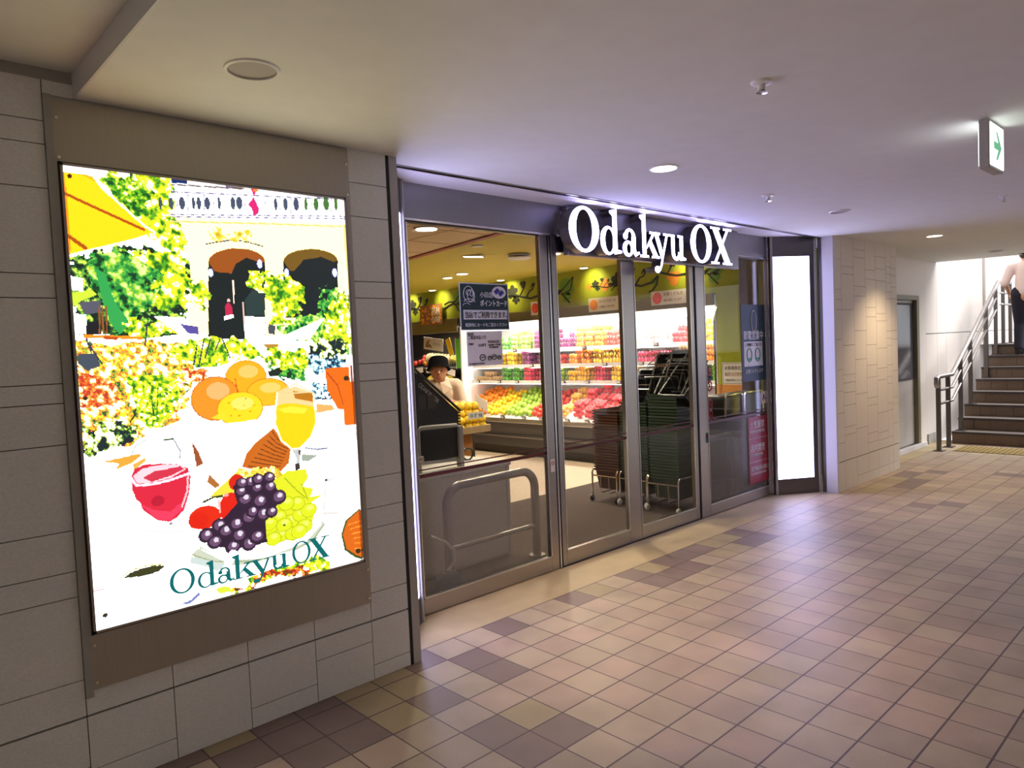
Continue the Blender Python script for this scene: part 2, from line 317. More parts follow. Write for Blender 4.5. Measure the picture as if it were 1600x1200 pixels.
# ================================================================ floor
def floor_tiles():
    x0, y0 = .14-.2*30, -1.094-.2*37; nx, ny = 77, 45
    DARK = {(2,5),(0,4),(0,3),(-2,3),(-1,5),(-2,1),(-1,0),(-2,0),(8,5),(10,5),(11,5),(12,5),(10,4),(9,4),(8,4),(5,5),(15,5),(14,4),(32,4),(33,3),(28,3),(24,1),(25,0),(34,0),(34,-1),(-4,4),(-5,4),(-4,3),(-5,3),(-6,4),(-7,5),(29,3),(30,3),(31,4),(15,4),(-4,5),(-5,5)}
    TAN = {(-1,1),(-2,4),(-3,3),(-3,4),(-2,5),(-6,4),(6,5),(9,5),(12,4),(13,5),(13,4),(14,5),(31,3),(29,4),(30,4),(26,4),(27,4),(-6,5),(-3,5),(4,-2)}
    me_v = []; me_f = []; cols = []
    rnd = random.Random(3)
    for j in range(ny):
        for i in range(nx):
            u = i-30; v = j-37; xa = x0+.2*i; ya = y0+.2*j; xb = xa+.2; yb = ya+.2
            if j == ny-1: yb = .52
            if (u >= 25 and v > 5 and u < 34): pass
            b = len(me_v); me_v += [(xa, ya, 0), (xb, ya, 0), (xb, yb, 0), (xa, yb, 0)]; me_f.append((b, b+1, b+2, b+3))
            if v >= 6: c = (.47, .36, .20)
            elif (u, v) in DARK: c = (.215, .150, .130)
            elif (u, v) in TAN: c = (.36, .28, .16)
            else:
                t = rnd.random()
                c = (.41, .300, .222) if t < .35 else ((.42, .33, .228) if t < .75 else (.375, .285, .21))
                k = rnd.uniform(.93, 1.07); c = tuple(a*k for a in c)
            cols += [(*c, 1)]*4
    me = bpy.data.meshes.new('floor'); me.from_pydata(me_v, [], me_f)
    ca = me.color_attributes.new('tile', 'FLOAT_COLOR', 'CORNER'); ca.data.foreach_set('color', np.array(cols, 'f').ravel())
    m = mat('speckled floor tile', (.5, .4, .3, 1), .46, 0, .26, 330, .08); nt = m.node_tree; b = nt.nodes['Principled BSDF']
    at = nt.nodes.new('ShaderNodeAttribute'); at.attribute_name = 'tile'
    mx = [n for n in nt.nodes if n.type == 'MIX'][0]; nt.links.new(at.outputs[0], mx.inputs[6])
    tc = nt.nodes.new('ShaderNodeTexCoord'); sp = nt.nodes.new('ShaderNodeSeparateXYZ'); nt.links.new(tc.outputs['Object'], sp.inputs[0])
    def math_(op, a, bb=None, v=None):
        n = nt.nodes.new('ShaderNodeMath'); n.operation = op; nt.links.new(a, n.inputs[0])
        if bb is not None: nt.links.new(bb, n.inputs[1])
        elif v is not None: n.inputs[1].default_value = v
        return n.outputs[0]
    def line_(o, off, w):
        a = math_('SUBTRACT', o, v=off); a = math_('DIVIDE', a, v=.2); fl = math_('ROUND', a); d = math_('SUBTRACT', a, fl); d = math_('ABSOLUTE', d); return math_('LESS_THAN', d, v=w)
    lx = line_(sp.outputs[0], .14, .016); ly = line_(sp.outputs[1], -1.094, .020)
    g = math_('MAXIMUM', lx, ly); lim = math_('LESS_THAN', sp.outputs[1], v=.112); g = math_('MULTIPLY', g, lim)
    mg = nt.nodes.new('ShaderNodeMix'); mg.data_type = 'RGBA'; nt.links.new(g, mg.inputs[0]); nt.links.new(mx.outputs[2], mg.inputs[6]); mg.inputs[7].default_value = (.085, .05, .055, 1)
    # worn stains, large and soft edged
    ns = nt.nodes.new('ShaderNodeTexNoise'); ns.inputs['Scale'].default_value = 3.2; ns.inputs['Detail'].default_value = 8; nt.links.new(tc.outputs['Object'], ns.inputs[0])
    mr = nt.nodes.new('ShaderNodeMapRange'); mr.inputs[1].default_value = .3; mr.inputs[2].default_value = .7; mr.inputs[3].default_value = .80; mr.inputs[4].default_value = 1.08; nt.links.new(ns.outputs[0], mr.inputs[0])
    m2 = nt.nodes.new('ShaderNodeMix'); m2.data_type = 'RGBA'; m2.blend_type = 'MULTIPLY'; m2.inputs[0].default_value = 1; nt.links.new(mg.outputs[2], m2.inputs[6]); nt.links.new(mr.outputs[0], m2.inputs[7]); nt.links.new(m2.outputs[2], b.inputs['Base Color'])
    me.materials.append(m); o = bpy.data.objects.new('floor', me); col.objects.link(o); ORG[o.name] = Vector((0, 0, 0)); tag(o, kind='structure')
floor_tiles()
# ================================================================ tiled walls
def tiled(name, x0, x1, y, ztop, cols_, hz, m, base=.283, g=.0035, extra=None):
    mb = MB(); mb.box(x0, y+.012, 0, x1, y+.15, ztop, 1)
    for i in range(len(cols_)-1):
        a, b = cols_[i], cols_[i+1]
        zs = [0]+sorted(hz(i))+[ztop]
        for k in range(len(zs)-1):
            e0 = .004 if abs(zs[k]-.29) < .012 else g/2; e1 = .004 if abs(zs[k+1]-.29) < .012 else g/2; mb.box(a+g/2, y, zs[k]+e0, b-g/2, y+.0125, zs[k+1]-e1)
    return struct(name, mb, [m, M['grout']])
HA = [2.454, 2.372, 2.217, 1.914, 1.828, 1.521, 1.45, 1.30, .985, .835, .74, .43, .290]
HB = [2.395, 2.236, 1.929, 1.85, 1.536, 1.453, 1.297, .986, .836, .739, .425, .290, .071]
def hz_left(i):
    if i <= 7: return HA+([.1] if i % 2 else [])
    if i == 12: return HB
    return [.290]+([.19] if i in (11,) else [])+([.086] if i in (8, 10) else [])+[2.0, 1.0]
cl = [-4.5, -4.1, -3.7, -3.3, -2.95, -2.6, -2.25, -1.85, -1.455, -1.15, -.845, -.535, -.235, -.02]
tiled('wall_left', -4.5, -.02, 0, 2.66, cl, hz_left, M['tile'])
rr = random.Random(11)
def hz_far(i):
    zs = [.30]; z = .30+rr.uniform(.1, .3)
    while z < 2.5: zs.append(z); z += rr.choice((.08, .10, .13, .22, .30, .36))
    if rr.random() < .6: zs.append(.1)
    return zs
cf = [5.19, 5.348, 5.653, 5.959, 6.245, 6.547, 6.70, 6.88]
wr = tiled('wall_right', 5.19, 6.88, 0, 2.56, cf, hz_far, M['tile2'])
# side return of the tiled wall and the wall around the door recess
mb = MB(); mb.box(6.86, .15, 0, 6.88, .35, 2.56); struct('wall_return', mb, M['tile2'])
mb = MB()
for a, b, c, d in ((6.88, 0, 7.35, 2.56), (7.35, 2.06, 8.72, 2.56), (8.72, 0, 9.0, 2.56)): mb.box(a, .35, b, c, .5, d)
mb.box(7.35, .42, 0, 8.72, .5, 2.06)
struct('wall_door_side', mb, M['stwall'])
mb = MB(); xs = [9.0, 9.49, 9.905, 11.86, 12.2, 15.0]
for i in range(len(xs)-1):
    g = .003; y0 = .35 if i != 3 else .31
    for z0, z1 in ((0, 1.535), (1.545, 4.6)): mb.box(xs[i]+g, y0, z0, xs[i+1]-g, .5, z1)
mb.box(9.0, .36, 0, 15, .5, 4.6, 1)
struct('wall_stair', mb, [M['stwall'], M['grout']])
# ================================================================ ceiling
mb = MB(); mb.box(-1.35, -8, 2.55, 9.45, .105, 2.9); mb.box(5.19, .105, 2.55, 9.45, .52, 2.9)
mb.add([(9.45, -8, 2.55), (9.72, -.64, 2.55), (9.45, .52, 2.55), (9.45, -8, 2.9), (9.72, -.64, 2.9), (9.45, .52, 2.9)], [[0, 1, 2], [3, 5, 4], [0, 3, 4, 1], [1, 4, 5, 2]])
mb.box(9.45, -8, 2.55, 9.7, -.64, 2.9)
struct('ceiling', mb, M['ceil'])
mb = MB(); mb.box(-6, -8, 2.64, -1.35, .012, 2.9); struct('ceiling_raised', mb, M['ceil'])
mb = MB(); mb.box(-1.358, -8, 2.55, -1.35, -.002, 2.64); struct('trim_1', mb, M['whitetrim'])
mb = MB(); mb.box(.04, .17, 2.57, 5.15, .55, 2.9); mb.box(.04, .105, 2.62, 5.15, .17, 2.9, 1); struct('ceiling_recess', mb, [M['ceilw'], M['black']])
mb = MB(); mb.box(.04, .105, 2.545, 5.15, .114, 2.62); mb.box(.04, .158, 2.55, 5.15, .17, 2.62); mb.box(.04, .125, 2.60, 5.15, .148, 2.612); struct('trim_2', mb, M['steel'])
# end trims of the opening
mb = MB(); mb.box(-.02, 0, 0, -.004, .12, 2.55, 1); mb.box(-.004, -.004, 0, .042, .105, 2.55, 0); mb.box(-.004, .105, 0, .05, .155, 2.57, 1); struct('trim_3', mb, [M['sidegrey'], M['black']])
mb = MB(); mb.box(5.148, -.004, 0, 5.19, .105, 2.55, 0); mb.box(5.158, .105, 0, 5.19, .15, 2.57, 1); struct('trim_4', mb, [M['whitetrim'], M['steel_dk']])
mb = MB(); mb.box(-1.45, -.004, 2.541, -.235, .01, 2.55); mb.box(-1.62, -.004, 2.60, -1.36, .01, 2.64); struct('trim_5', mb, M['greytrim'])
# outer wall leaves of the corridor far from the camera view
mb = MB(); mb.box(-6.1, -8, 0, -6, .15, 2.9); struct('wall_end', mb, M['tile'])
mb = MB(); mb.box(-6, -7.1, 0, 9.6, -7, 2.9); struct('wall_opposite', mb, M['tile'])
# ================================================================ illuminated advertising panel
ad = thing('advertising_light_box', (-.84, 0, .38), 'large illuminated advertising panel showing fruit, glasses and a terrace, on the tiled wall', 'advertising panel')
mb = MB()
X0, X1, Z0, Z1 = -1.424, -.262, .590, 2.315
for a, b, c, d in ((-1.43, .385, -.237, Z0), (-1.43, Z1, -.237, 2.54), (-1.43, Z0, X0, Z1), (X1, Z0, -.237, Z1)): mb.box(a, -.012, b, c, 0, d)
mb.build('surround', M['steel_ad'], ad)
mb = MB(); mb.box(-1.455, -.014, .36, -1.43, .0, 2.55); mb.build('side_strip', M['greytrim'], ad)
mb = MB()
for a, b, c, d in ((X0, Z0, X1, Z0+.005), (X0, Z1-.005, X1, Z1), (X0, Z0, X0+.005, Z1), (X1-.005, Z0, X1, Z1)): mb.box(a, -.018, b, c, -.002, d)
mb.build('shadow_gap', M['black'], ad)
mb = MB(); a0, a1, c0, c1 = X0+.005, X1-.005, Z0+.005, Z1-.005; t = .009
for a, b, c, d in ((a0, c0, a1, c0+t), (a0, c1-t, a1, c1), (a0, c0, a0+t, c1), (a1-t, c0, a1, c1)): mb.box(a, -.024, b, c, -.002, d)
mb.build('frame', M['steel'], ad)
for x in (-1.418, -.249):
    for z in (2.47, 2.33, .55, .41):
        m2 = MB(); m2.tube([(x, -.0165, z), (x, -.012, z)], .006, 8); m2.build('screw', M['chrome'], ad)
ART=[('p',(255, 252, 225), '.292,.088 1,.062 .982,.373 .352,.36 .369,.173 .287,.137'),
('l','yg',26, 1, '.105,.005 .315,-.012 .327,.012 .318,.101 .348,.085 .372,.143 .34,.169 .258,.148 .228,.111 .165,.077'),
('l','dg',22, 2, '.104,.021 .218,.002 .269,.031 .23,.087 .197,.089 .148,.05'),
('s',(130, 120, 160), 3.0, '.327,.012 .998,-.022'),
('s',(130, 120, 160), 3.0, '.325,.028 .996,-.003'),
('s',(130, 120, 160), 3.0, '.32,.081 .992,.043'),
('s',(130, 120, 160), 3.0, '.32,.086 .992,.049'),
('e',(70, 80, 105),(0.288, 0.057), 0.005, 0.015),
('e',(70, 80, 105),(0.323, 0.055), 0.008, 0.014),
('e',(70, 80, 105),(0.36, 0.052), 0.01, 0.015),
('e',(70, 80, 105),(0.399, 0.049), 0.006, 0.015),
('e',(70, 80, 105),(0.418, 0.048), 0.008, 0.015),
('e',(70, 80, 105),(0.448, 0.046), 0.01, 0.015),
('e',(70, 80, 105),(0.49, 0.043), 0.006, 0.015),
('e',(70, 80, 105),(0.541, 0.039), 0.009, 0.016),
('e',(70, 80, 105),(0.565, 0.037), 0.012, 0.016),
('e',(70, 80, 105),(0.707, 0.03), 0.007, 0.016),
('e',(70, 80, 105),(0.747, 0.027), 0.01, 0.016),
('e',(70, 80, 105),(0.792, 0.024), 0.012, 0.017),
('e',(70, 120, 50),(0.833, 0.021), 0.007, 0.017),
('e',(70, 120, 50),(0.877, 0.018), 0.011, 0.017),
('e',(70, 120, 50),(0.922, 0.015), 0.013, 0.017),
('e',(70, 120, 50),(0.966, 0.012), 0.008, 0.017),
('s',(190, 185, 215), 2.2, '.347,.028 .342,.08'),
('s',(190, 185, 215), 2.2, '.383,.025 .378,.078'),
('s',(190, 185, 215), 2.2, '.439,.021 .434,.074'),
('s',(190, 185, 215), 2.2, '.473,.018 .468,.072'),
('s',(190, 185, 215), 2.2, '.588,.009 .583,.065'),
('s',(190, 185, 215), 2.2, '.667,.003 .662,.06'),
('s',(190, 185, 215), 2.2, '.728,-.002 .722,.056'),
('s',(190, 185, 215), 2.2, '.772,-.005 .767,.053'),
('s',(190, 185, 215), 2.2, '.859,-.012 .853,.048'),
('s',(190, 185, 215), 2.2, '.949,-.019 .943,.042'),
('p',(20, 45, 110), '.328,-.005 .386,-.009 .381,.005 .329,.008'),
('p',(30, 40, 70), '.397,-.01 .43,-.01 .422,-.001 .396,-.001'),
('s',(110, 90, 90), 4, '.348,.01 .459,.006 .585,.001'),
('p',(225, 30, 120), '.607,-.008 .64,-.008 .622,.019 .64,.046 .635,.059 .614,.067 .613,.048 .596,.039 .623,.017'),
('p',(255, 150, 30), '.618,-.008 .656,-.009 .638,.004 .621,.003'),
('p',(255, 226, 15), '-.002,.011 .083,.013 .111,.037 .234,.113 .26,.125 .201,.142 -0,.186 0,.07'),
('p',(255, 160, 20), '-.002,.011 .006,.012 .01,.106 .007,.186 -.003,.187 -.002,.07'),
('p',(250, 190, 20), '.034,.012 .083,.013 .097,.026 .064,.016'),
('s',(255, 255, 250), 5, '.086,.012 .111,.037 .234,.113 .264,.125'),
('s',(175, 85, 10), 7, '.004,.057 .076,.078 .23,.121'),
('s',(175, 85, 10), 9, '0,.144 .025,.157 .051,.17'),
('l','dk',24, 3, '.001,.187 .124,.169 .217,.155 .368,.183 .354,.33 .322,.364 .002,.356 0,.242'),
('l','yg',30, 4, '.137,.173 .313,.156 .374,.193 .359,.284 .299,.305 .211,.285 .168,.257 .119,.22'),
('l','mg',30, 5, '.061,.18 .15,.167 .28,.216 .232,.285 .139,.352 .094,.286 .061,.24'),
('p',(50, 170, 80), '.073,.212 .1,.221 .126,.286 .173,.338 .132,.357 .109,.333 .088,.282'),
('p',(215, 240, 60), '-.001,.267 .059,.259 .074,.27 .033,.282 .001,.296'),
('p',(90, 90, 105), '.02,.287 .082,.282 .085,.307 .036,.314'),
('p',(20, 25, 30), '.037,.328 .08,.331 .078,.357 .035,.356'),
('p',(255, 255, 255), '.001,.2 .015,.2 .013,.207 0,.206'),
('p',(255, 255, 255), '-.001,.23 .037,.236 .034,.264 -.001,.26'),
('p',(255, 255, 255), '-.001,.31 .039,.314 .035,.354 -.001,.356'),
('s',(150, 90, 40), 4, '.078,.296 .074,.354'),
('s',(150, 90, 40), 4, '.087,.296 .084,.354'),
('s',(150, 90, 40), 4, '.098,.296 .095,.354'),
('s',(70, 80, 110), 4, '.435,.144 .477,.137 .533,.129 .589,.132 .646,.14'),
('l','yy',26, 6, '.445,.112 .6,.103 .598,.122 .443,.132'),
('s',(240, 220, 120), 4, '.319,.097 .643,.083 .99,.071'),
('p',(18, 30, 32), '.421,.372 .438,.186 .438,.186 .443,.177 .454,.169 .47,.162 .492,.156 .518,.151 .545,.149 .573,.149 .598,.151 .621,.156 .638,.162 .648,.17 .651,.179 .651,.179 .633,.375'),
('p',(160, 82, 22), '.438,.186 .443,.177 .454,.169 .47,.162 .492,.156 .518,.151 .545,.149 .573,.149 .598,.151 .621,.156 .638,.162 .648,.17 .651,.179 .634,.182 .579,.171 .537,.188 .519,.212 .459,.209'),
('p',(18, 30, 32), '.711,.32 .724,.174 .724,.174 .729,.166 .741,.158 .76,.151 .784,.145 .812,.141 .842,.138 .873,.138 .902,.14 .927,.144 .946,.15 .958,.157 .961,.165 .961,.165 .947,.32'),
('p',(120, 88, 25), '.724,.174 .729,.166 .741,.158 .76,.151 .784,.145 .812,.141 .842,.138 .873,.138 .902,.14 .927,.144 .946,.15 .958,.157 .961,.165 .941,.169 .883,.157 .834,.175 .814,.201 .749,.198'),
('p',(20, 32, 36), '.742,.314 .762,.203 .81,.168 .875,.16 .941,.175 .95,.233 .898,.326'),
('s',(255, 250, 245), 4, '.523,.23 .522,.283'),
('s',(235, 200, 180), 5, '.556,.283 .556,.352'),
('e',(200, 40, 80),(0.501, 0.304), 0.014, 0.02),
('e',(240, 200, 190),(0.503, 0.278), 0.007, 0.004),
('p',(255, 255, 255), '.481,.317 .516,.312 .519,.32 .483,.326'),
('p',(40, 60, 60), '.563,.277 .648,.206 .638,.314 .564,.314'),
('e',(235, 240, 255),(0.444, 0.212), 0.009, 0.01),
('e',(235, 240, 255),(0.629, 0.185), 0.01, 0.011),
('e',(235, 240, 255),(0.735, 0.204), 0.01, 0.011),
('e',(235, 240, 255),(0.944, 0.198), 0.011, 0.012),
('l','yg',20, 7, '.568,.229 .615,.207 .648,.206 .631,.255 .586,.25'),
('l','yg',26, 8, '.647,.222 .722,.204 .804,.235 .79,.281 .74,.337 .652,.352 .646,.282'),
('l','mg',24, 9, '.834,.303 .916,.233 .959,.244 .986,.326 .987,.421 .844,.394 .719,.37 .686,.353 .741,.331'),
('l','yg',26, 10, '.889,.314 .994,.244 .988,.415 .852,.417'),
('l','yg',26, 11, '.363,.234 .423,.233 .453,.278 .401,.304 .366,.284'),
('l','yg',22, 12, '.146,.343 .221,.324 .327,.314 .337,.365 .157,.367'),
('p',(255, 255, 255), '.242,.317 .341,.319 .388,.365 .393,.388 .195,.385 .204,.368 .323,.359'),
('p',(255, 255, 255), '.559,.317 .638,.319 .633,.369 .72,.364 .889,.32 .818,.377 .554,.378'),
('p',(90, 80, 160), '.325,.334 .39,.342 .388,.36 .352,.357'),
('p',(75, 80, 95), '.649,.336 .678,.342 .672,.364 .647,.361'),
('s',(245, 150, 30), 8, '.031,.36 .093,.362 .197,.366'),
('s',(200, 80, 20), 8, '.09,.364 .122,.366'),
('l','fl',22, 13, '-.003,.372 .196,.372 .349,.385 .359,.436 .335,.536 -.008,.516'),
('l','fl',22, 14, '-.002,.452 .342,.466 .303,.565 .272,.597 .175,.595 .001,.614'),
('l','yg',24, 15, '.292,.384 .551,.367 .628,.423 .513,.43 .389,.437 .289,.414'),
('l','or',20, 16, '.001,.424 .109,.466 .123,.524 -.002,.516'),
('l','or',16, 17, '.315,.439 .426,.443 .385,.478 .319,.47'),
('l','yg',28, 18, '.149,.453 .328,.455 .285,.533 .162,.526'),
('l','dk2',24, 19, '.003,.563 .101,.551 .184,.571 .161,.608 .001,.621'),
('p',(70, 80, 95), '.008,.398 .062,.397 .068,.426 .03,.435 .007,.42'),
('s',(50, 60, 80), 4, '.034,.365 .046,.396'),
('s',(50, 60, 80), 4, '.042,.379 .075,.422'),
('s',(50, 60, 80), 4, '.379,.386 .365,.431'),
('s',(50, 60, 80), 4, '.406,.371 .381,.437'),
('s',(50, 60, 80), 4, '.429,.371 .405,.417'),
('s',(50, 60, 80), 4, '.471,.372 .494,.417'),
('s',(50, 60, 80), 4, '.463,.372 .445,.397'),
('s',(50, 60, 80), 4, '.22,.334 .209,.382'),
('p',(190, 140, 50), '.619,.387 .691,.389 .659,.41'),
('l','bl',20, 20, '.804,.428 .881,.406 .982,.426 .978,.462 .846,.475 .792,.456'),
('l','dk2',22, 21, '.804,.377 .985,.385 .981,.432 .805,.422'),
('l','mg',24, 22, '.635,.445 .793,.45 .79,.484 .7,.486'),
('p',(25, 40, 30), '.635,.458 .677,.449 .708,.45 .675,.471 .641,.47'),
('l','yg',22, 23, '.664,.402 .788,.399 .801,.456 .712,.453 .627,.439'),
('p',(255, 255, 255), '0,.623 .114,.619 .246,.573 .333,.556 .377,.557 .657,.572 1.006,.546 .996,.992 .008,.993 .007,.881'),
('p',(20, 30, 60), '.812,.496 .892,.5 .902,.541 .826,.54'),
('l','bl',14, 24, '.816,.496 .901,.5 .897,.541 .821,.539'),
('e',(225, 130, 20),(0.551, 0.469), 0.079, 0.043),
('e',(252, 178, 25),(0.551, 0.469), 0.076, 0.041),
('e',(253, 204, 105),(0.56, 0.455), 0.038, 0.016),
('e',(210, 120, 20),(0.633, 0.51), 0.085, 0.036),
('e',(255, 190, 30),(0.633, 0.51), 0.082, 0.034),
('e',(255, 212, 108),(0.642, 0.499), 0.041, 0.013),
('e',(190, 90, 20),(0.434, 0.516), 0.088, 0.054),
('e',(242, 150, 35),(0.434, 0.516), 0.085, 0.052),
('e',(246, 186, 112),(0.444, 0.498), 0.042, 0.021),
('e',(200, 150, 20),(0.522, 0.546), 0.087, 0.043),
('e',(252, 222, 30),(0.522, 0.546), 0.083, 0.041),
('e',(253, 233, 108),(0.531, 0.533), 0.042, 0.016),
('p',(250, 225, 40), '.415,.562 .454,.549 .475,.574'),
('e',(190, 160, 20),(0.48, 0.529), 0.004, 0.002),
('e',(190, 160, 20),(0.502, 0.546), 0.004, 0.002),
('e',(190, 160, 20),(0.535, 0.538), 0.004, 0.001),
('e',(190, 160, 20),(0.558, 0.555), 0.004, 0.002),
('e',(190, 160, 20),(0.516, 0.563), 0.004, 0.002),
('e',(190, 160, 20),(0.485, 0.561), 0.003, 0.002),
('e',(190, 160, 20),(0.544, 0.522), 0.004, 0.002),
('e',(190, 160, 20),(0.575, 0.54), 0.005, 0.001),
('s',(200, 100, 20), 3, '.509,.472 .515,.505'),
('p',(238, 110, 15), '.876,.458 .984,.456 .995,.576 .924,.571 .88,.516'),
('s',(190, 60, 10), 4, '.885,.47 .93,.507 .954,.567'),
('s',(200, 40, 0), 6, '.994,.456 .998,.576'),
('p',(240, 110, 15), '.93,.501 .995,.498 .997,.618 .949,.617 .95,.555'),
('p',(255, 255, 255), '.347,.56 .444,.579 .605,.577 .657,.572 .645,.607 .55,.641 .508,.696 .379,.694 .335,.613 .317,.571'),
('p',(205, 105, 22), '.645,.603 .673,.629 .71,.659 .699,.698 .653,.723 .589,.71 .514,.691 .533,.661 .566,.637'),
('s',(110, 50, 10), 2.4, '.64,.612 .66,.634 .704,.653'),
('s',(110, 50, 10), 2.4, '.627,.622 .654,.643 .698,.661'),
('s',(110, 50, 10), 2.4, '.615,.632 .648,.652 .692,.668'),
('s',(110, 50, 10), 2.4, '.602,.642 .642,.661 .686,.675'),
('s',(110, 50, 10), 2.4, '.589,.652 .636,.67 .68,.683'),
('s',(110, 50, 10), 2.4, '.577,.662 .63,.679 .674,.69'),
('s',(110, 50, 10), 2.4, '.564,.672 .624,.687 .668,.697'),
('s',(110, 50, 10), 2.4, '.552,.681 .618,.696 .662,.704'),
('s',(110, 50, 10), 2.4, '.539,.691 .612,.705 .656,.712'),
('p',(160, 80, 40), '.34,.612 .362,.64 .376,.67 .351,.675'),
('p',(180, 110, 50), '.394,.697 .431,.728 .41,.733 .385,.715'),
('p',(235, 170, 60), '.055,.635 .113,.631 .186,.625 .144,.646 .091,.657 .105,.644'),
('p',(235, 180, 80), '.144,.65 .185,.637 .184,.647 .149,.663'),
('l','yg',16, 25, '.158,.458 .306,.464 .249,.573 .184,.572'),
('l','yg',14, 26, '.171,.497 .282,.488 .242,.573 .191,.573'),
('s',(30, 90, 40), 3, '.218,.5 .221,.544'),
('s',(60, 130, 40), 3, '.241,.481 .23,.555'),
('s',(30, 60, 20), 4, '.146,.554 .161,.54 .165,.526'),
('p',(250, 250, 250), '.186,.572 .249,.573 .25,.601 .298,.625 .325,.647 .146,.626 .189,.597'),
('s',(170, 190, 180), 3, '.143,.626 .158,.608 .189,.598'),
('s',(150, 160, 170), 4, '.25,.602 .278,.601 .299,.63 .298,.648'),
('s',(60, 90, 40), 4, '.249,.602 .278,.602'),
('p',(250, 215, 150), '.669,.512 .743,.499 .818,.522 .824,.56 .657,.553'),
('p',(190, 120, 20), '.733,.512 .818,.522 .814,.545 .74,.532'),
('p',(255, 214, 8), '.655,.55 .686,.543 .739,.545 .824,.559 .825,.6 .798,.638 .75,.663 .714,.663 .673,.637 .652,.594'),
('p',(255, 236, 60), '.667,.556 .72,.551 .792,.561 .772,.574 .692,.566'),
('s',(255, 250, 240), 5, '.669,.512 .656,.561 .653,.594 .673,.637 .714,.663 .75,.663 .798,.638 .825,.6 .819,.522'),
('s',(240, 210, 150), 4, '.669,.512 .741,.518 .816,.519 .743,.494 .669,.512'),
('p',(200, 205, 200), '.714,.664 .75,.666 .741,.719 .724,.72 .732,.69'),
('p',(60, 50, 50), '.724,.703 .742,.703 .745,.719 .724,.72'),
('p',(80, 60, 60), '.741,.669 .752,.67 .749,.683 .741,.679'),
('p',(165, 175, 160), '.753,.68 .826,.689 .779,.702 .752,.697'),
('s',(90, 100, 140), 4, '.773,.665 .828,.674 .866,.673'),
('s',(225, 225, 235), 3, '.92,.612 .99,.629 .987,.659 .924,.672'),
('p',(240, 180, 100), '.83,.551 .896,.558 .914,.571 .827,.576'),
('p',(222, 35, 62), '.136,.679 .148,.661 .177,.654 .224,.655 .294,.663 .322,.675 .329,.696 .321,.734 .3,.772 .275,.787 .25,.794 .212,.786 .173,.761 .158,.747 .148,.731 .139,.708'),
('p',(245, 215, 225), '.144,.675 .176,.661 .238,.659 .301,.664 .316,.677 .263,.692 .193,.698 .153,.693'),
('p',(214, 50, 75), '.174,.683 .209,.672 .265,.67 .297,.668 .309,.676 .263,.687 .2,.695'),
('s',(255, 245, 250), 6, '.136,.679 .152,.698 .199,.701 .262,.697 .324,.688'),
('e',(190, 20, 50),(0.216, 0.741), 0.021, 0.012),
('p',(240, 60, 95), '.155,.739 .201,.76 .255,.771 .285,.755 .299,.767 .251,.791 .212,.784'),
('s',(250, 200, 210), 5, '.32,.693 .315,.728 .293,.764'),
('p',(255, 255, 255), '.146,.728 .159,.737 .164,.75 .151,.746'),
('e',(120, 120, 120),(0.253, 0.799), 0.005, 0.003),
('s',(240, 225, 240), 4, '.169,.805 .308,.824'),
('p',(205, 212, 190), '.314,.881 .348,.866 .421,.908 .581,.933 .75,.911 .829,.867 .837,.88 .782,.918 .667,.936 .497,.937 .359,.914'),
('p',(255, 255, 255), '.34,.87 .406,.896 .582,.917 .752,.891 .819,.866 .82,.877 .75,.914 .581,.931 .42,.912'),
('s',(150, 160, 110), 2.5, '.317,.882 .39,.91 .523,.93 .676,.934 .782,.913 .836,.877'),
('p',(235, 225, 60), '.389,.752 .504,.695 .585,.706 .668,.728 .596,.77 .482,.757'),
('l','yy',14, 27, '.504,.695 .687,.713 .642,.731 .494,.711'),
('p',(228, 232, 35), '.633,.741 .687,.719 .768,.721 .775,.745 .75,.765 .795,.776 .779,.797 .835,.798 .777,.814 .794,.839 .781,.872 .724,.893 .635,.9 .585,.89 .576,.85 .634,.814'),
('e',(190, 200, 20),(0.613, 0.861), 0.032, 0.018),
('e',(226, 236, 30),(0.613, 0.861), 0.029, 0.016),
('e',(236, 242, 108),(0.616, 0.855), 0.015, 0.007),
('e',(190, 200, 20),(0.654, 0.88), 0.033, 0.019),
('e',(226, 236, 30),(0.654, 0.88), 0.03, 0.017),
('e',(236, 242, 108),(0.658, 0.875), 0.015, 0.007),
('e',(190, 200, 20),(0.692, 0.852), 0.034, 0.019),
('e',(226, 236, 30),(0.692, 0.852), 0.03, 0.017),
('e',(236, 242, 108),(0.696, 0.846), 0.015, 0.007),
('e',(190, 200, 20),(0.734, 0.838), 0.034, 0.02),
('e',(226, 236, 30),(0.734, 0.838), 0.031, 0.017),
('e',(236, 242, 108),(0.738, 0.833), 0.015, 0.007),
('e',(190, 200, 20),(0.771, 0.831), 0.035, 0.019),
('e',(226, 236, 30),(0.771, 0.831), 0.032, 0.017),
('e',(236, 242, 108),(0.775, 0.825), 0.016, 0.007),
('e',(190, 200, 20),(0.646, 0.834), 0.032, 0.019),
('e',(226, 236, 30),(0.646, 0.834), 0.029, 0.017),
('e',(236, 242, 108),(0.649, 0.829), 0.015, 0.007),
('e',(190, 200, 20),(0.698, 0.884), 0.034, 0.019),
('e',(226, 236, 30),(0.698, 0.884), 0.03, 0.016),
('e',(236, 242, 108),(0.702, 0.878), 0.015, 0.007),
('e',(190, 200, 20),(0.749, 0.871), 0.035, 0.019),
('e',(226, 236, 30),(0.749, 0.871), 0.031, 0.017),
('e',(236, 242, 108),(0.753, 0.865), 0.015, 0.007),
('e',(190, 200, 20),(0.619, 0.887), 0.033, 0.018),
('e',(226, 236, 30),(0.619, 0.887), 0.029, 0.016),
('e',(236, 242, 108),(0.623, 0.881), 0.014, 0.007),
('e',(190, 200, 20),(0.723, 0.808), 0.034, 0.019),
('e',(226, 236, 30),(0.723, 0.808), 0.031, 0.016),
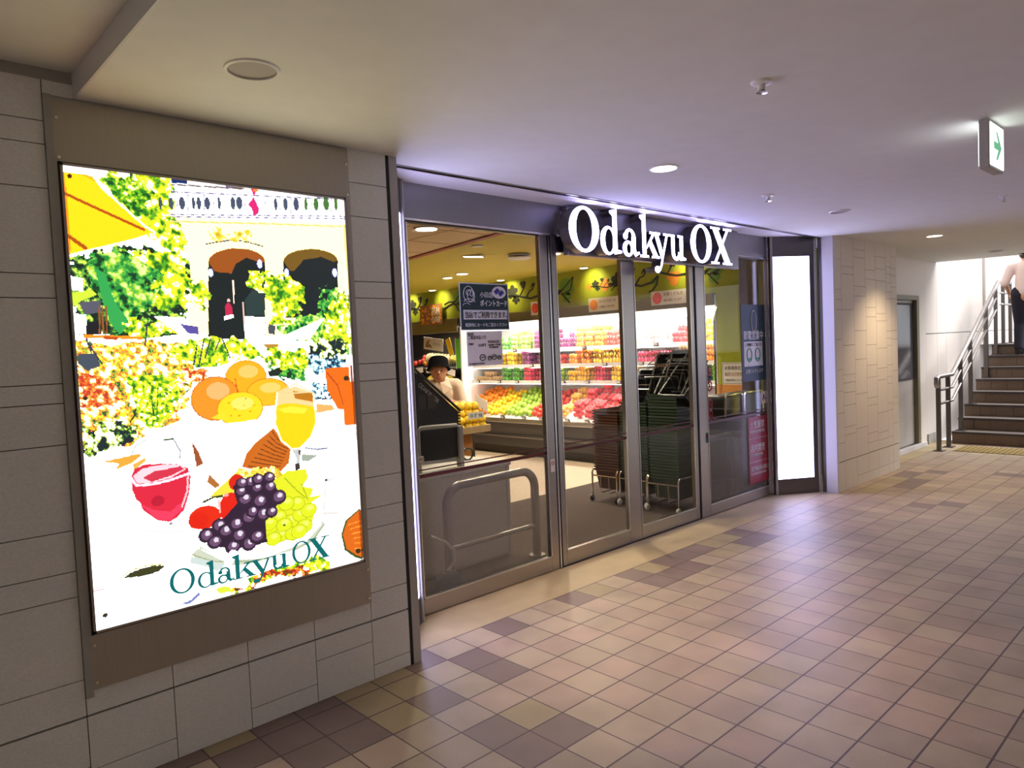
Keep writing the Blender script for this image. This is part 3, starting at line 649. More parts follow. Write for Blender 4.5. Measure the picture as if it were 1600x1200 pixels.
('e',(236, 242, 108),(0.727, 0.802), 0.015, 0.007),
('e',(190, 200, 20),(0.679, 0.802), 0.034, 0.019),
('e',(226, 236, 30),(0.679, 0.802), 0.03, 0.017),
('e',(236, 242, 108),(0.683, 0.797), 0.015, 0.006),
('e',(190, 200, 20),(0.606, 0.846), 0.032, 0.018),
('e',(226, 236, 30),(0.606, 0.846), 0.029, 0.016),
('e',(236, 242, 108),(0.609, 0.841), 0.015, 0.006),
('e',(190, 200, 20),(0.725, 0.882), 0.035, 0.019),
('e',(226, 236, 30),(0.725, 0.882), 0.031, 0.017),
('e',(236, 242, 108),(0.729, 0.876), 0.015, 0.007),
('e',(190, 200, 20),(0.665, 0.857), 0.034, 0.018),
('e',(226, 236, 30),(0.665, 0.857), 0.03, 0.016),
('e',(236, 242, 108),(0.669, 0.851), 0.015, 0.007),
('e',(80, 100, 20),(0.665, 0.858), 0.005, 0.003),
('s',(160, 180, 20), 3, '.677,.735 .726,.774 .769,.802 .746,.759'),
('e',(218, 32, 12),(0.491, 0.727), 0.029, 0.02),
('e',(230, 40, 10),(0.37, 0.799), 0.057, 0.028),
('e',(225, 30, 8),(0.347, 0.804), 0.035, 0.02),
('e',(226, 30, 12),(0.463, 0.788), 0.041, 0.038),
('s',(250, 190, 180), 6, '.422,.766 .424,.793'),
('e',(255, 170, 160),(0.451, 0.754), 0.009, 0.004),
('s',(60, 70, 20), 6, '.367,.762 .404,.754 .435,.755'),
('p',(45, 25, 50), '.351,.835 .421,.819 .488,.779 .476,.735 .517,.724 .617,.723 .648,.765 .654,.794 .59,.836 .593,.891 .518,.896 .378,.873'),
('e',(48, 30, 52),(0.369, 0.843), 0.027, 0.018),
('e',(108, 75, 108),(0.372, 0.842), 0.019, 0.012),
('e',(225, 215, 228),(0.375, 0.839), 0.009, 0.006),
('e',(48, 30, 52),(0.417, 0.826), 0.027, 0.018),
('e',(108, 75, 108),(0.419, 0.825), 0.02, 0.012),
('e',(225, 215, 228),(0.423, 0.822), 0.009, 0.006),
('e',(48, 30, 52),(0.398, 0.863), 0.027, 0.017),
('e',(108, 75, 108),(0.4, 0.862), 0.02, 0.012),
('e',(225, 215, 228),(0.404, 0.859), 0.009, 0.006),
('e',(48, 30, 52),(0.439, 0.842), 0.028, 0.018),
('e',(108, 75, 108),(0.441, 0.841), 0.02, 0.012),
('e',(225, 215, 228),(0.444, 0.838), 0.01, 0.007),
('e',(48, 30, 52),(0.462, 0.884), 0.029, 0.018),
('e',(108, 75, 108),(0.465, 0.883), 0.02, 0.012),
('e',(225, 215, 228),(0.468, 0.88), 0.01, 0.006),
('e',(48, 30, 52),(0.486, 0.859), 0.029, 0.019),
('e',(108, 75, 108),(0.489, 0.858), 0.02, 0.013),
('e',(225, 215, 228),(0.492, 0.855), 0.01, 0.007),
('e',(48, 30, 52),(0.523, 0.885), 0.029, 0.019),
('e',(108, 75, 108),(0.525, 0.884), 0.021, 0.013),
('e',(225, 215, 228),(0.529, 0.881), 0.01, 0.007),
('e',(48, 30, 52),(0.554, 0.872), 0.03, 0.018),
('e',(108, 75, 108),(0.557, 0.871), 0.022, 0.012),
('e',(225, 215, 228),(0.561, 0.868), 0.01, 0.006),
('e',(48, 30, 52),(0.479, 0.83), 0.029, 0.018),
('e',(108, 75, 108),(0.482, 0.829), 0.02, 0.012),
('e',(225, 215, 228),(0.485, 0.826), 0.01, 0.007),
('e',(48, 30, 52),(0.526, 0.819), 0.03, 0.018),
('e',(108, 75, 108),(0.529, 0.818), 0.021, 0.013),
('e',(225, 215, 228),(0.533, 0.815), 0.009, 0.007),
('e',(48, 30, 52),(0.583, 0.818), 0.03, 0.019),
('e',(108, 75, 108),(0.586, 0.817), 0.021, 0.013),
('e',(225, 215, 228),(0.589, 0.814), 0.01, 0.007),
('e',(48, 30, 52),(0.517, 0.772), 0.029, 0.018),
('e',(108, 75, 108),(0.519, 0.771), 0.021, 0.012),
('e',(225, 215, 228),(0.523, 0.768), 0.01, 0.006),
('e',(48, 30, 52),(0.573, 0.784), 0.031, 0.019),
('e',(108, 75, 108),(0.576, 0.783), 0.022, 0.013),
('e',(225, 215, 228),(0.58, 0.78), 0.01, 0.007),
('e',(48, 30, 52),(0.649, 0.782), 0.031, 0.019),
('e',(108, 75, 108),(0.651, 0.781), 0.023, 0.013),
('e',(225, 215, 228),(0.655, 0.778), 0.011, 0.006),
('e',(48, 30, 52),(0.564, 0.749), 0.024, 0.015),
('e',(108, 75, 108),(0.567, 0.748), 0.017, 0.01),
('e',(225, 215, 228),(0.57, 0.745), 0.009, 0.005),
('e',(48, 30, 52),(0.616, 0.752), 0.025, 0.015),
('e',(108, 75, 108),(0.619, 0.75), 0.018, 0.011),
('e',(225, 215, 228),(0.623, 0.747), 0.008, 0.006),
('e',(48, 30, 52),(0.503, 0.752), 0.023, 0.014),
('e',(108, 75, 108),(0.505, 0.75), 0.017, 0.01),
('e',(225, 215, 228),(0.509, 0.747), 0.008, 0.006),
('e',(48, 30, 52),(0.615, 0.728), 0.025, 0.015),
('e',(108, 75, 108),(0.618, 0.727), 0.017, 0.01),
('e',(225, 215, 228),(0.621, 0.724), 0.009, 0.005),
('e',(48, 30, 52),(0.541, 0.732), 0.024, 0.014),
('e',(108, 75, 108),(0.544, 0.73), 0.017, 0.01),
('e',(225, 215, 228),(0.547, 0.727), 0.008, 0.006),
('e',(48, 30, 52),(0.509, 0.731), 0.023, 0.014),
('e',(108, 75, 108),(0.511, 0.729), 0.017, 0.011),
('e',(225, 215, 228),(0.515, 0.727), 0.008, 0.005),
('e',(48, 30, 52),(0.57, 0.728), 0.024, 0.015),
('e',(108, 75, 108),(0.573, 0.727), 0.017, 0.01),
('e',(225, 215, 228),(0.577, 0.724), 0.008, 0.005),
('e',(48, 30, 52),(0.617, 0.817), 0.025, 0.015),
('e',(108, 75, 108),(0.62, 0.816), 0.017, 0.01),
('e',(225, 215, 228),(0.623, 0.813), 0.009, 0.005),
('e',(48, 30, 52),(0.542, 0.808), 0.024, 0.014),
('e',(108, 75, 108),(0.545, 0.806), 0.017, 0.011),
('e',(225, 215, 228),(0.548, 0.803), 0.008, 0.006),
('p',(60, 80, 20), '1.009,.851 .931,.88 .907,.916 .919,.962 .965,.989 1,1.001'),
('p',(222, 105, 20), '1.008,.855 .939,.882 .915,.917 .928,.959 .971,.983 1,.994'),
('s',(250, 160, 50), 3, '.944,.894 .974,.892 1.003,.89'),
('s',(250, 160, 50), 3, '.95,.908 .973,.906 1.001,.905'),
('s',(250, 160, 50), 3, '.957,.922 .971,.921 1,.921'),
('s',(250, 160, 50), 3, '.964,.936 .97,.935 .999,.937'),
('s',(250, 160, 50), 3, '.971,.951 .969,.949 .997,.952'),
('s',(250, 160, 50), 3, '.977,.965 .967,.964 .996,.968'),
('p',(58, 60, 28), '.092,.901 .114,.892 .155,.887 .202,.889 .226,.894 .201,.904 .153,.906'),
('s',(210, 200, 80), 3, '.087,.897 .115,.887 .162,.884 .223,.889'),
('l','yg',18, 28, '.39,.985 .454,.972 .578,.966 .784,.948 .847,.981 .836,.997 .627,.991 .451,1.001'),
('l','rd',18, 29, '.438,.97 .493,.99 .578,.966 .743,.982 .751,.998 .618,.987 .452,.996'),
('l','rd',14, 30, '.594,.974 .753,.983 .756,.995 .627,.988'),
('p',(225, 235, 60), '.391,.977 .438,.975 .448,.993 .405,.993'),
('p',(120, 130, 190), '.303,.988 .331,.975 .338,.981 .299,.997 .263,.993'),
('p',(225, 222, 215), '.848,.758 .897,.758 .897,.858 .83,.851'),
('p',(255, 255, 255), '.853,.765 .911,.759 .907,.853 .838,.845'),
('e',(70, 70, 70),(0.853, 0.759), 0.007, 0.003),
('s',(235, 80, 80), 3, '.006,.915 .035,.915'),
('s',(170, 160, 220), 3, '.007,.909 .029,.908'),
('p',(205, 220, 215), '.313,.886 .42,.919 .432,.953 .373,.922 .308,.901'),
('p',(255, 255, 255), '.419,.929 .497,.937 .495,.963 .431,.968'),
('s',(255, 255, 255), 34, '.268,.938 .34,.953 .456,.946 .537,.954 .648,.944 .756,.944'),
('s',(255, 255, 255), 26, '.443,.917 .46,.904'),
('s',(255, 255, 255), 26, '.385,.955 .497,.983'),
('e',(50, 42, 22),(0.02, 0.019), 0.007, 0.005),
('e',(50, 42, 22),(0.019, 0.494), 0.007, 0.005),
('e',(50, 42, 22),(0.032, 0.973), 0.008, 0.005),
('e',(50, 42, 22),(0.982, 0.973), 0.012, 0.007),
('e',(50, 42, 22),(0.971, 0.488), 0.012, 0.007)]
PAL = {'yg': [(.25, (255, 255, 250)), (.40, (250, 255, 60)), (.57, (232, 240, 30)), (.68, (170, 210, 30)), (.82, (90, 170, 30)), (1, (40, 110, 30))],
 'dg': [(.25, (255, 255, 240)), (.42, (215, 235, 50)), (.60, (110, 190, 30)), (.78, (40, 130, 25)), (1, (15, 70, 30))],
 'mg': [(.28, (235, 250, 160)), (.42, (190, 225, 60)), (.58, (90, 190, 70)), (.74, (35, 140, 55)), (1, (15, 60, 30))],
 'dk': [(.26, (225, 240, 90)), (.40, (110, 180, 60)), (.54, (35, 90, 45)), (1, (15, 35, 28))],
 'dk2': [(.36, (255, 255, 245)), (.46, (190, 220, 60)), (.56, (70, 120, 50)), (1, (25, 40, 45))],
 'yy': [(.40, (255, 253, 230)), (.55, (250, 240, 110)), (.75, (235, 215, 60)), (1, (215, 180, 30))],
 'fl': [(.32, (255, 255, 255)), (.42, (255, 250, 160)), (.55, (250, 240, 50)), (.62, (250, 170, 60)), (.69, (235, 100, 60)), (.80, (170, 205, 50)), (1, (60, 90, 60))],
 'or': [(.40, (255, 250, 235)), (.55, (250, 190, 90)), (.70, (235, 110, 40)), (1, (200, 60, 40))],
 'bl': [(.40, (250, 253, 255)), (.55, (150, 215, 235)), (.70, (60, 120, 150)), (1, (20, 35, 60))],
 'rd': [(.30, (250, 220, 60)), (.45, (240, 130, 40)), (.62, (215, 50, 20)), (.8, (150, 30, 20)), (1, (60, 90, 20))]}
def paint_poster(W, H):
    U, V = np.meshgrid((np.arange(W)+.5)/W, (np.arange(H)+.5)/H); AS = 1.136/1.697
    img = np.ones((H, W, 3), 'f')
    def inpoly(pts, u, v):
        m = np.zeros(u.shape, bool); n = len(pts)
        for i in range(n):
            (x1, y1), (x2, y2) = pts[i], pts[(i+1) % n]
            if y1 == y2: continue
            c = ((y1 > v) != (y2 > v)) & (u < (x2-x1)*(v-y1)/(y2-y1)+x1); m ^= c
        return m
    def win(x0, y0, x1, y1): return (slice(max(0, int(y0*H)-1), min(H, int(y1*H)+2)), slice(max(0, int(x0*W)-1), min(W, int(x1*W)+2)))
    def noise(u, v, cell, seed):
        r = np.random.RandomState(seed); tot = 0; amp = 1; s = 0
        for o in range(3):
            g = r.rand(97, 97); x = u/cell; y = v/(cell*AS); xi = np.floor(x).astype(int); yi = np.floor(y).astype(int); fx = x-xi; fy = y-yi
            fx = fx*fx*(3-2*fx); fy = fy*fy*(3-2*fy)
            G = lambda a, b: g[b % 97, a % 97]
            tot = tot+amp*((G(xi, yi)*(1-fx)+G(xi+1, yi)*fx)*(1-fy)+(G(xi, yi+1)*(1-fx)+G(xi+1, yi+1)*fx)*fy); s += amp; amp *= .6; cell = cell/2
        return np.clip((tot/s-.5)*1.5+.5, 0, 1)
    pp = lambda t: [tuple(float(a) for a in q.split(',')) for q in t.split()]
    for s in ART:
        k = s[0]
        if k == 'e':
            c, (cx, cy), rx, ry = s[1:]; w = win(cx-rx, cy-ry, cx+rx, cy+ry); m = ((U[w]-cx)/max(rx, 1e-4))**2+((V[w]-cy)/max(ry, 1e-4))**2 < 1
            img[w][m] = np.array(c)/255
        elif k in 'pl':
            pts = pp(s[-1]); xs = [p[0] for p in pts]; ys = [p[1] for p in pts]; w = win(min(xs), min(ys), max(xs), max(ys)); u, v = U[w], V[w]
            if k == 'p': img[w][inpoly(pts, u, v)] = np.array(s[1])/255
            else:
                wob = (noise(u, v, .03, s[3]+50)-.5)*.05; m = inpoly(pts, u+wob, v+wob[::-1]*.6 if False else v+wob*.6)
                nz = noise(u*1.0+v*.35, v-u*.25, s[2]/1350, s[3]); out = np.zeros(u.shape+(3,)); lo = -1
                for th, c in PAL[s[1]]: out[(nz > lo) & (nz <= th)] = np.array(c)/255; lo = th
                img[w][m] = out[m]
        elif k == 's':
            pts = pp(s[3]); hw = s[2]/1290/2*1.7
            for (x1, y1), (x2, y2) in zip(pts[:-1], pts[1:]):
                w = win(min(x1, x2)-hw, min(y1, y2)-hw, max(x1, x2)+hw, max(y1, y2)+hw); u, v = U[w], V[w]/AS
                a, b = y1/AS, y2/AS; dx, dy = x2-x1, b-a; L = dx*dx+dy*dy+1e-12; t = np.clip(((u-x1)*dx+(v-a)*dy)/L, 0, 1)
                d = np.hypot(u-x1-t*dx, v-a-t*dy); img[w][d < max(hw, .6/W)] = np.array(s[1])/255
    return img
def poster():
    W, H = 340, 508; img = paint_poster(W, H)
    a, b, z0, z1 = -1.410, -.271, .603, 2.301; y = -.006
    xs = np.linspace(a, b, W+1); zs = np.linspace(z1, z0, H+1); X, Z = np.meshgrid(xs, zs)
    o0 = ORG[ad.name]
    co = np.stack([X-o0[0], np.full_like(X, y)-o0[1], Z-o0[2]], -1).reshape(-1, 3)
    j, i = np.meshgrid(np.arange(H), np.arange(W), indexing='ij'); s = W+1; q = j*s+i
    F = np.stack([q, q+s, q+s+1, q+1], -1).reshape(-1, 4)
    me = bpy.data.meshes.new('poster'); me.vertices.add(len(co)); me.vertices.foreach_set('co', co.ravel().astype('f'))
    me.loops.add(F.size); me.loops.foreach_set('vertex_index', F.ravel().astype('i')); me.polygons.add(len(F)); me.polygons.foreach_set('loop_start', (np.arange(len(F))*4).astype('i'))
    me.update(calc_edges=True)
    lin = np.where(img <= .04045, img/12.92, ((img+.055)/1.055)**2.4)
    wh = np.clip((lin-.86)/.14, 0, 1); lin = lin/POSTER*1.15+wh*wh*(1-1.15/POSTER)
    rgba = np.concatenate([lin.reshape(-1, 3), np.ones((W*H, 1))], 1); cc = np.repeat(rgba, 4, 0)
    ca = me.color_attributes.new('print', 'FLOAT_COLOR', 'CORNER'); ca.data.foreach_set('color', cc.ravel().astype('f'))
    m = bpy.data.materials.new('backlit printed poster'); m.use_nodes = True; nt = m.node_tree; bs = nt.nodes['Principled BSDF']
    at = nt.nodes.new('ShaderNodeAttribute'); at.attribute_name = 'print'; nt.links.new(at.outputs[0], bs.inputs['Emission Color']); bs.inputs['Emission Strength'].default_value = POSTER
    bs.inputs['Base Color'].default_value = (.05, .05, .05, 1); bs.inputs['Roughness'].default_value = .3
    me.materials.append(m); o = bpy.data.objects.new('poster', me); col.objects.link(o); o.parent = ad; ORG[o.name] = o0
POSTER = 3.4
poster()
mt = emis('backlit teal lettering', (.004, .17, .17, 1), .9)
f = MB(); xs = [-1.142, -1.045, -1.035, -.952, -.955, -.885, -.892, -.795, -.815, -.715, -.725, -.640, -.625, -.535, -.545, -.440]
for n, ch in enumerate('OdakyuOX'): glyph(ch, xs[2*n], xs[2*n+1], .658, .100, -.0075, 0, None, f, .33)
mt.node_tree.nodes['Principled BSDF'].inputs['Base Color'].default_value = (.0, .03, .03, 1); f.build('lettering', mt, ad)
# ================================================================ shopfront: slanted lit side panels
def slant(n, xa, ya, xb, yb, label, lo=.10, hi=.90):
    d = Vector((xb-xa, yb-ya, 0)); L = d.length; u = d/L; nrm = Vector((u.y, -u.x, 0))
    if nrm.y > 0: nrm = -nrm
    R4 = Matrix((u.to_4d(), (-nrm).to_4d(), Vector((0, 0, 1, 0)), Vector((0, 0, 0, 1)))).transposed(); R4.translation = Vector((xa, ya, 0))
    for r in range(3): R4[3][r] = 0
    R4[3][3] = 1
    t = thing('lit_side_panel', ((xa+xb)/2, (ya+yb)/2, 0), label, 'light panel')
    fr = MB()
    for a, b, c, e in ((0, 0, L, .155), (0, 2.375, L, 2.57), (0, .155, L*lo, 2.375), (L*hi, .155, L, 2.375)): fr.box(a, 0, b, c, .05, e)
    fr.mul(R4).build('frame', M['steel_dk'], t)
    li = MB(); li.box(L*lo, .006, .155, L*hi, .03, 2.375); li.mul(R4).build('diffuser', M['lit'], t)
    ed = MB(); ed.box(-.0, -.012, 0, .022, .02, 2.57); ed.box(L-.022, -.012, 0, L, .02, 2.57); ed.mul(R4).build('edge_strip', M['sidegrey'], t)
slant(1, .06, .17, .375, .44, 'narrow lit white panel angled beside the left door jamb', .1, .93)
slant(2, 4.74, .44, 5.148, .165, 'wide lit white panel angled at the right end of the shopfront', .06, .86)
# ================================================================ shopfront frames, doors and glass
def frame_unit(name, x0, x1, y0, y1, ls, rs, zb, zt, edge=None, top=2.36):
    t = thing(name, ((x0+x1)/2, (y0+y1)/2, 0), kind='structure')
    def b(n, a, c, d, e, m='steel'):
        q = MB(); q.cham(a, y0, c, d, y1, e, .003); return q.build(n, M[m], t)
    b('stile', x0, .006, x0+ls, top); b('stile', x1-rs, .006, x1, top)
    b('bottom_rail', x0+ls, .006, x1-rs, zb); b('top_rail', x0+ls, zt, x1-rs, top, 'steel_dk')
    q = MB(); ym = (y0+y1)/2; q.box(x0+ls, ym-.004, zb, x1-rs, ym+.004, zt); q.build('pane', M['glass'], t)
    q = MB(); e = .006
    for a, c, d, f2 in ((x0+ls, zb, x1-rs, zb+e), (x0+ls, zb, x0+ls+e, zt), (x1-rs-e, zb, x1-rs, zt)): q.box(a, y0-.003, c, d, y0+.004, f2)
    q.build('glazing_bead', M['steel_lt'], t)
    q = MB(); q.box(x0+ls, ym-.0075, .828, x1-rs, ym-.0045, .850); q.box(x0+ls, ym-.0075, .872, x1-rs, ym-.0045, .880); q.build('safety_stripe', M['maroon'], t)
    return t
w1 = frame_unit('window_1', .385, 1.615, .49, .53, .045, .075, .105, 2.345)
d1 = frame_unit('door_1', 1.665, 2.60, .50, .54, .045, .15, .11, 2.25)
d2 = frame_unit('door_2', 2.60, 3.455, .50, .54, .006, .055, .11, 2.25)
w2 = frame_unit('window_2', 3.475, 4.74, .49, .53, .135, .03, .10, 2.345)
q = MB(); q.box(.43, .5155, .105, 1.54, .518, .826); q.build('frosted_film', M['hazefilm'], w1)
q = MB(); q.box(3.61, .5155, .10, 4.71, .518, .826); q.build('frosted_film', M['hazefilm2'], w2)
mb = MB(); mb.box(1.618, .50, 0, 1.662, .56, 2.36, 0); mb.box(1.628, .492, 0, 1.642, .50, 2.36, 1); struct('trim_6', mb, [M['black'], M['steel_lt']])
mb = MB(); mb.box(.36, .46, 0, .385, .54, 2.57); struct('trim_7', mb, M['steel'])
mb = MB(); mb.box(4.74, .46, 0, 4.762, .54, 2.57); struct('trim_8', mb, M['steel_lt'])
mb = MB(); mb.box(3.457, .50, 0, 3.474, .56, 2.36); mb.box(1.63, .492, 0, 3.47, .56, .006); struct('trim_9', mb, M['black'])
mb = MB(); mb.box(.385, .47, 2.36, 4.74, .56, 2.57); mb.box(.385, .466, 2.352, 4.74, .475, 2.364, 1); struct('trim_10', mb, [M['steel_h'], M['chrome']])
# ---- sign box over the doors
sg = thing('shop_sign', (2.9, .40, 2.2), 'illuminated white serif channel letters on a steel box over the doors', 'shop sign')
q = MB(); q.cham(1.76, .42, 2.222, 4.10, .47, 2.568, .004); q.build('backing_box', M['steel_h'], sg)
xs = [1.673, 1.994, 2.006, 2.250, 2.262, 2.470, 2.476, 2.720, 2.640, 2.875, 2.865, 3.095, 3.168, 3.491, 3.481, 3.823]
for n, ch in enumerate('OdakyuOX'):
    s_, f_ = MB(), MB(); a, b = xs[2*n], xs[2*n+1]
    glyph(ch, a, b, 2.235, .315, .33, .42, s_, f_)
    lt = s_.build('letter', M['steel_h'], sg); f_.build('letter_face', M['letter'], lt)
q = MB(); q.tube([(2.675, .335, 2.15), (2.675, .42, 2.15)], .02, 12); q.build('spacer', M['steel_h'], sg)
q = MB(); q.box(1.70, .43, 2.40, 1.76, .47, 2.52); q.box(1.715, .425, 2.42, 1.745, .43, 2.5, 1)
tag(q.build('door_sensor', [M['steel'], M['steel_dk']]), 'small steel sensor box left of the sign on the door header', 'sensor')
# ================================================================ stickers and posters on the glass
def card(name, x0, z0, x1, z1, m, label, cat, y=.5035, rim=None, th=.0015):
    t = thing(name, ((x0+x1)/2, y, z0), label, cat)
    if rim:
        q = MB(); q.box(x0, y, z0, x1, y+th, z1); q.build('border', rim, t); q = MB(); e = .007; q.box(x0+e, y-.0008, z0+e, x1-e, y, z1-e); q.build('sheet', m, t)
    else: q = MB(); q.box(x0, y, z0, x1, y+th, z1); q.build('sheet', m, t)
    return t
yq = .5018
t = card('point_card_notice', .820, 1.705, 1.238, 2.007, M['navy'], 'dark green point card notice with white Japanese writing on the left glass', 'notice', rim=M['whiteink'])
text(t, 'lettering', '小田急', .040, M['whiteink'], .988, 1.918, yq, width=.112)
text(t, 'lettering', 'ポイントカード', .044, M['whiteink'], .988, 1.862, yq, width=.235, bold=.0006)
q = MB(); q.box(.846, yq, 1.775, 1.222, yq+.0008, 1.835); q.build('white_band', M['whiteink'], t)
text(t, 'lettering', '当店でご利用できます。', .046, M['ink'], .853, 1.787, yq-.001, width=.362, bold=.0006)
text(t, 'lettering', '精算時にカードをご提示ください', .026, M['whiteink'], .858, 1.730, yq, width=.355)
q = MB(); q.prism([(1.155+.062*math.cos(2*PI*i/28), 1.950+.040*math.sin(2*PI*i/28)) for i in range(28)], yq, yq+.0008); q.build('white_oval', M['whiteink'], t)
q = MB(); 
for cx, cz in ((1.135, 1.957), (1.172, 1.945)): q.prism([(cx-.028, cz-.002), (cx+.006, cz+.022), (cx+.03, cz+.004), (cx-.006, cz-.022)], yq-.001, yq)
q.build('blue_cards', M['blueink'], t)
q = MB()
for cx, cz, rx, rz, a0, a1 in ((.895, 1.935, .042, .050, 0, 2*PI), (.915, 1.925, .030, .040, 0, 2*PI), (.895, 1.945, .02, .016, 0, 5), (.90, 1.885, .045, .020, 0, 3.1), (.92, 1.94, .012, .018, 0, 2*PI), (.875, 1.86, .03, .018, .5, 3)):
    q.tube([(cx+rx*math.cos(a0+(a1-a0)*i/18), yq, cz+rz*math.sin(a0+(a1-a0)*i/18)) for i in range(19)], .0018, 5)
q.build('face_drawing', M['whiteink'], t)
t = card('festival_flyer', .864, 1.478, 1.166, 1.700, M['paper'], 'white handwritten event flyer below the point card notice', 'flyer')
for s_, sz, x, z, w in (('旬の香', .020, .872, 1.674, .05), ('ご来店の集つり', .028, .872, 1.650, .15), ('9月30日(日)', .022, 1.04, 1.622, .10), ('午前10時〜午後4時', .014, 1.04, 1.604, .11), ('屋上特設会場', .014, 1.05, 1.589, .08), ('当日限り', .016, .878, 1.612, .04), ('250円', .022, .955, 1.602, .065), ('詳しくは店内のちらしをご覧ください', .012, .878, 1.488, .13)):
    text(t, 'lettering', s_, sz, M['ink'], x, z, yq+.001, width=w, bold=.0003)
q = MB()
for cx, cz, r in ((.99, 1.53, .024), (1.05, 1.525, .016), (1.09, 1.53, .02), (1.135, 1.526, .015)):
    q.tube([(cx+r*math.cos(2*PI*i/16), yq+.001, cz+r*.8*math.sin(2*PI*i/16)) for i in range(17)], .003, 5); q.tube([(cx-r*.6, yq+.001, cz), (cx+r*.6, yq+.001, cz+.004)], .003, 5)
q.build('food_drawing', M['ink'], t)
q = MB()
def etched(par, x, z, w):
    text(par, 'glass_lettering', 'Odakyu OX', .075, M['brownink'], x, z, .512, width=w); text(par, 'glass_lettering', 'OPEN 10:00', .048, M['brownink'], x+.02, z-.11, .512, width=w*.78)
etched(d1, 1.98, 1.485, .42); etched(d2, 2.73, 1.475, .42)
def ban(x, z, m, y=.4865, lab='', n=1):
    t = thing('no_entry_sticker', (x, y, z-.045), lab, 'sticker')
    q = MB(); q.box(x-.02, y, z-.045, x+.02, y+.001, z+.045); q.build('sheet', m, t)
    q = MB(); q.tube([(x+.013*math.cos(2*PI*i/16), y-.0008, z+.016+.014*math.sin(2*PI*i/16)) for i in range(16)], .0018, 5, closed=True); q.tube([(x-.009, y-.0008, z+.026), (x+.009, y-.0008, z+.006)], .0016, 5); q.build('ring', M['red'], t)
ban(1.580, .748, M['paper'], lab='small pictogram sticker on the stile left of the doors')
ban(3.59, .71, M['teal'], lab='small pictogram sticker on the post right of the doors')
for i, z in enumerate((1.31, 1.17, 1.00, .90)):
    q = MB(); c = 3.675; q.tube([(c+.035*math.cos(2*PI*k/20), .504, z+.045*math.sin(2*PI*k/20)) for k in range(20)], .006, 6, closed=True)
    if i > 1: q.tube([(c-.026, .504, z+.03), (c+.026, .504, z-.03)], .006, 6)
    else: q.ball((c, .504, z), .018, 1, .15, 1)
    tag(q.build('prohibition_symbol', M['red']), ['red round symbol on the right glass, topmost of four', 'red round symbol on the right glass, second of four', 'red barred circle on the right glass, third of four', 'red barred circle on the right glass, lowest of four'][i], 'sticker', 'red round symbols on the right glass')
t = card('power_saving_notice', 4.262, 1.165, 4.725, 1.908, M['teal'], 'tall teal notice with white Japanese writing high on the right glass', 'notice')
text(t, 'lettering', '節電営業中', .095, M['whiteink'], 4.30, 1.575, yq+.001, width=.38, bold=.001)
q = MB(); q.box(4.30, yq, 1.31, 4.66, yq+.001, 1.55); q.build('white_box', M['whiteink'], t)
text(t, 'lettering', 'ご理解とご協力を', .035, M['ink'], 4.32, 1.505, yq-.001, width=.32)
text(t, 'lettering', 'お願いいたします', .045, M['whiteink'], 4.32, 1.245, yq, width=.34);
q = MB()
for cx in (4.40, 4.56):
    q.tube([(cx+.045*math.cos(2*PI*i/20), yq-.001, 1.42+.065*math.sin(2*PI*i/20)) for i in range(20)], .005, 5, closed=True); q.box(cx-.035, yq-.001, 1.37, cx+.035, yq, 1.39)
q.build('icons', M['green'], t)
q = MB(); q.tube([(4.50+.05*math.sin(a), yq, 1.76+.09*math.cos(a)*(1.0 if math.cos(a) > 0 else 1.3)) for a in [2*PI*i/24 for i in range(24)]], .005, 5, closed=True); q.build('bulb_outline', M['whiteink'], t)
t = card('fire_prohibited_notice', 4.346, .160, 4.708, .815, M['red'], 'tall crimson notice with white Japanese writing low on the right glass', 'notice')
for s_, sz, z, w in (('火気厳禁', .085, .705, .28), ('FIRE PROHIBITED', .04, .655, .28), ('店内禁煙', .085, .475, .28), ('NO SMOKING', .04, .425, .24), ('危険物品持込禁止', .05, .285, .33), ('NO DANGEROUS GOODS', .03, .245, .30)):
    text(t, 'lettering', s_, sz, M['whiteink'], 4.375, z, yq+.001, width=w, bold=.0005)
for z_ in (.600, .370): q = MB(); q.box(4.348, yq+.0005, z_, 4.70, yq+.0015, z_+.003); q.build('divider_line', M['whiteink'], t)
t = card('small_white_sticker', 4.62, .93, 4.70, 1.05, M['paper'], 'small white sticker between the teal and crimson notices', 'sticker')
q = MB(); q.tube([(4.64, yq, .96), (4.66, yq, 1.02), (4.68, yq, .97)], .005, 5); q.build('blue_mark', M['blueink'], t)
# ================================================================ shop interior shell
mb = MB(); mb.box(-3, .52, -.1, 6.2, 9, 0); struct('floor_shop', mb, M['greyfl'])
cx_ = lambda y: 2.28+.143*(y-1.76)
mb = MB(); mb.prism([(cx_(.56)+.03, .56), (6.2, .56), (6.2, 9), (cx_(9)+.03, 9)], 2.60, 2.8, axis='Z'); struct('ceiling_shop', mb, M['shopceil'])
mb = MB(); mb.prism([(-3, .56), (cx_(.56)-.03, .56), (cx_(9)-.03, 9), (-3, 9)], 2.60, 2.8, axis='Z')
for k in range(10): mb.box(-3, 1.2+.6*k, 2.598, cx_(1.2+.6*k)-.05, 1.208+.6*k, 2.60, 1)
for k in range(5): mb.box(-2+.6*k, .56, 2.598, -1.992+.6*k, 9, 2.60, 1)
for k in range(2): mb.box(1.2+.6*k, .56, 2.598, 1.208+.6*k, 9, 2.60, 1)
struct('ceiling_shop_cream', mb, [M['creamceil'], M['card']])
mb = MB(); mb.prism([(cx_(.56)-.035, .56), (cx_(.56)+.035, .56), (cx_(9)+.035, 9), (cx_(9)-.035, 9)], 2.585, 2.62, axis='Z'); struct('trim_11', mb, M['terra'])
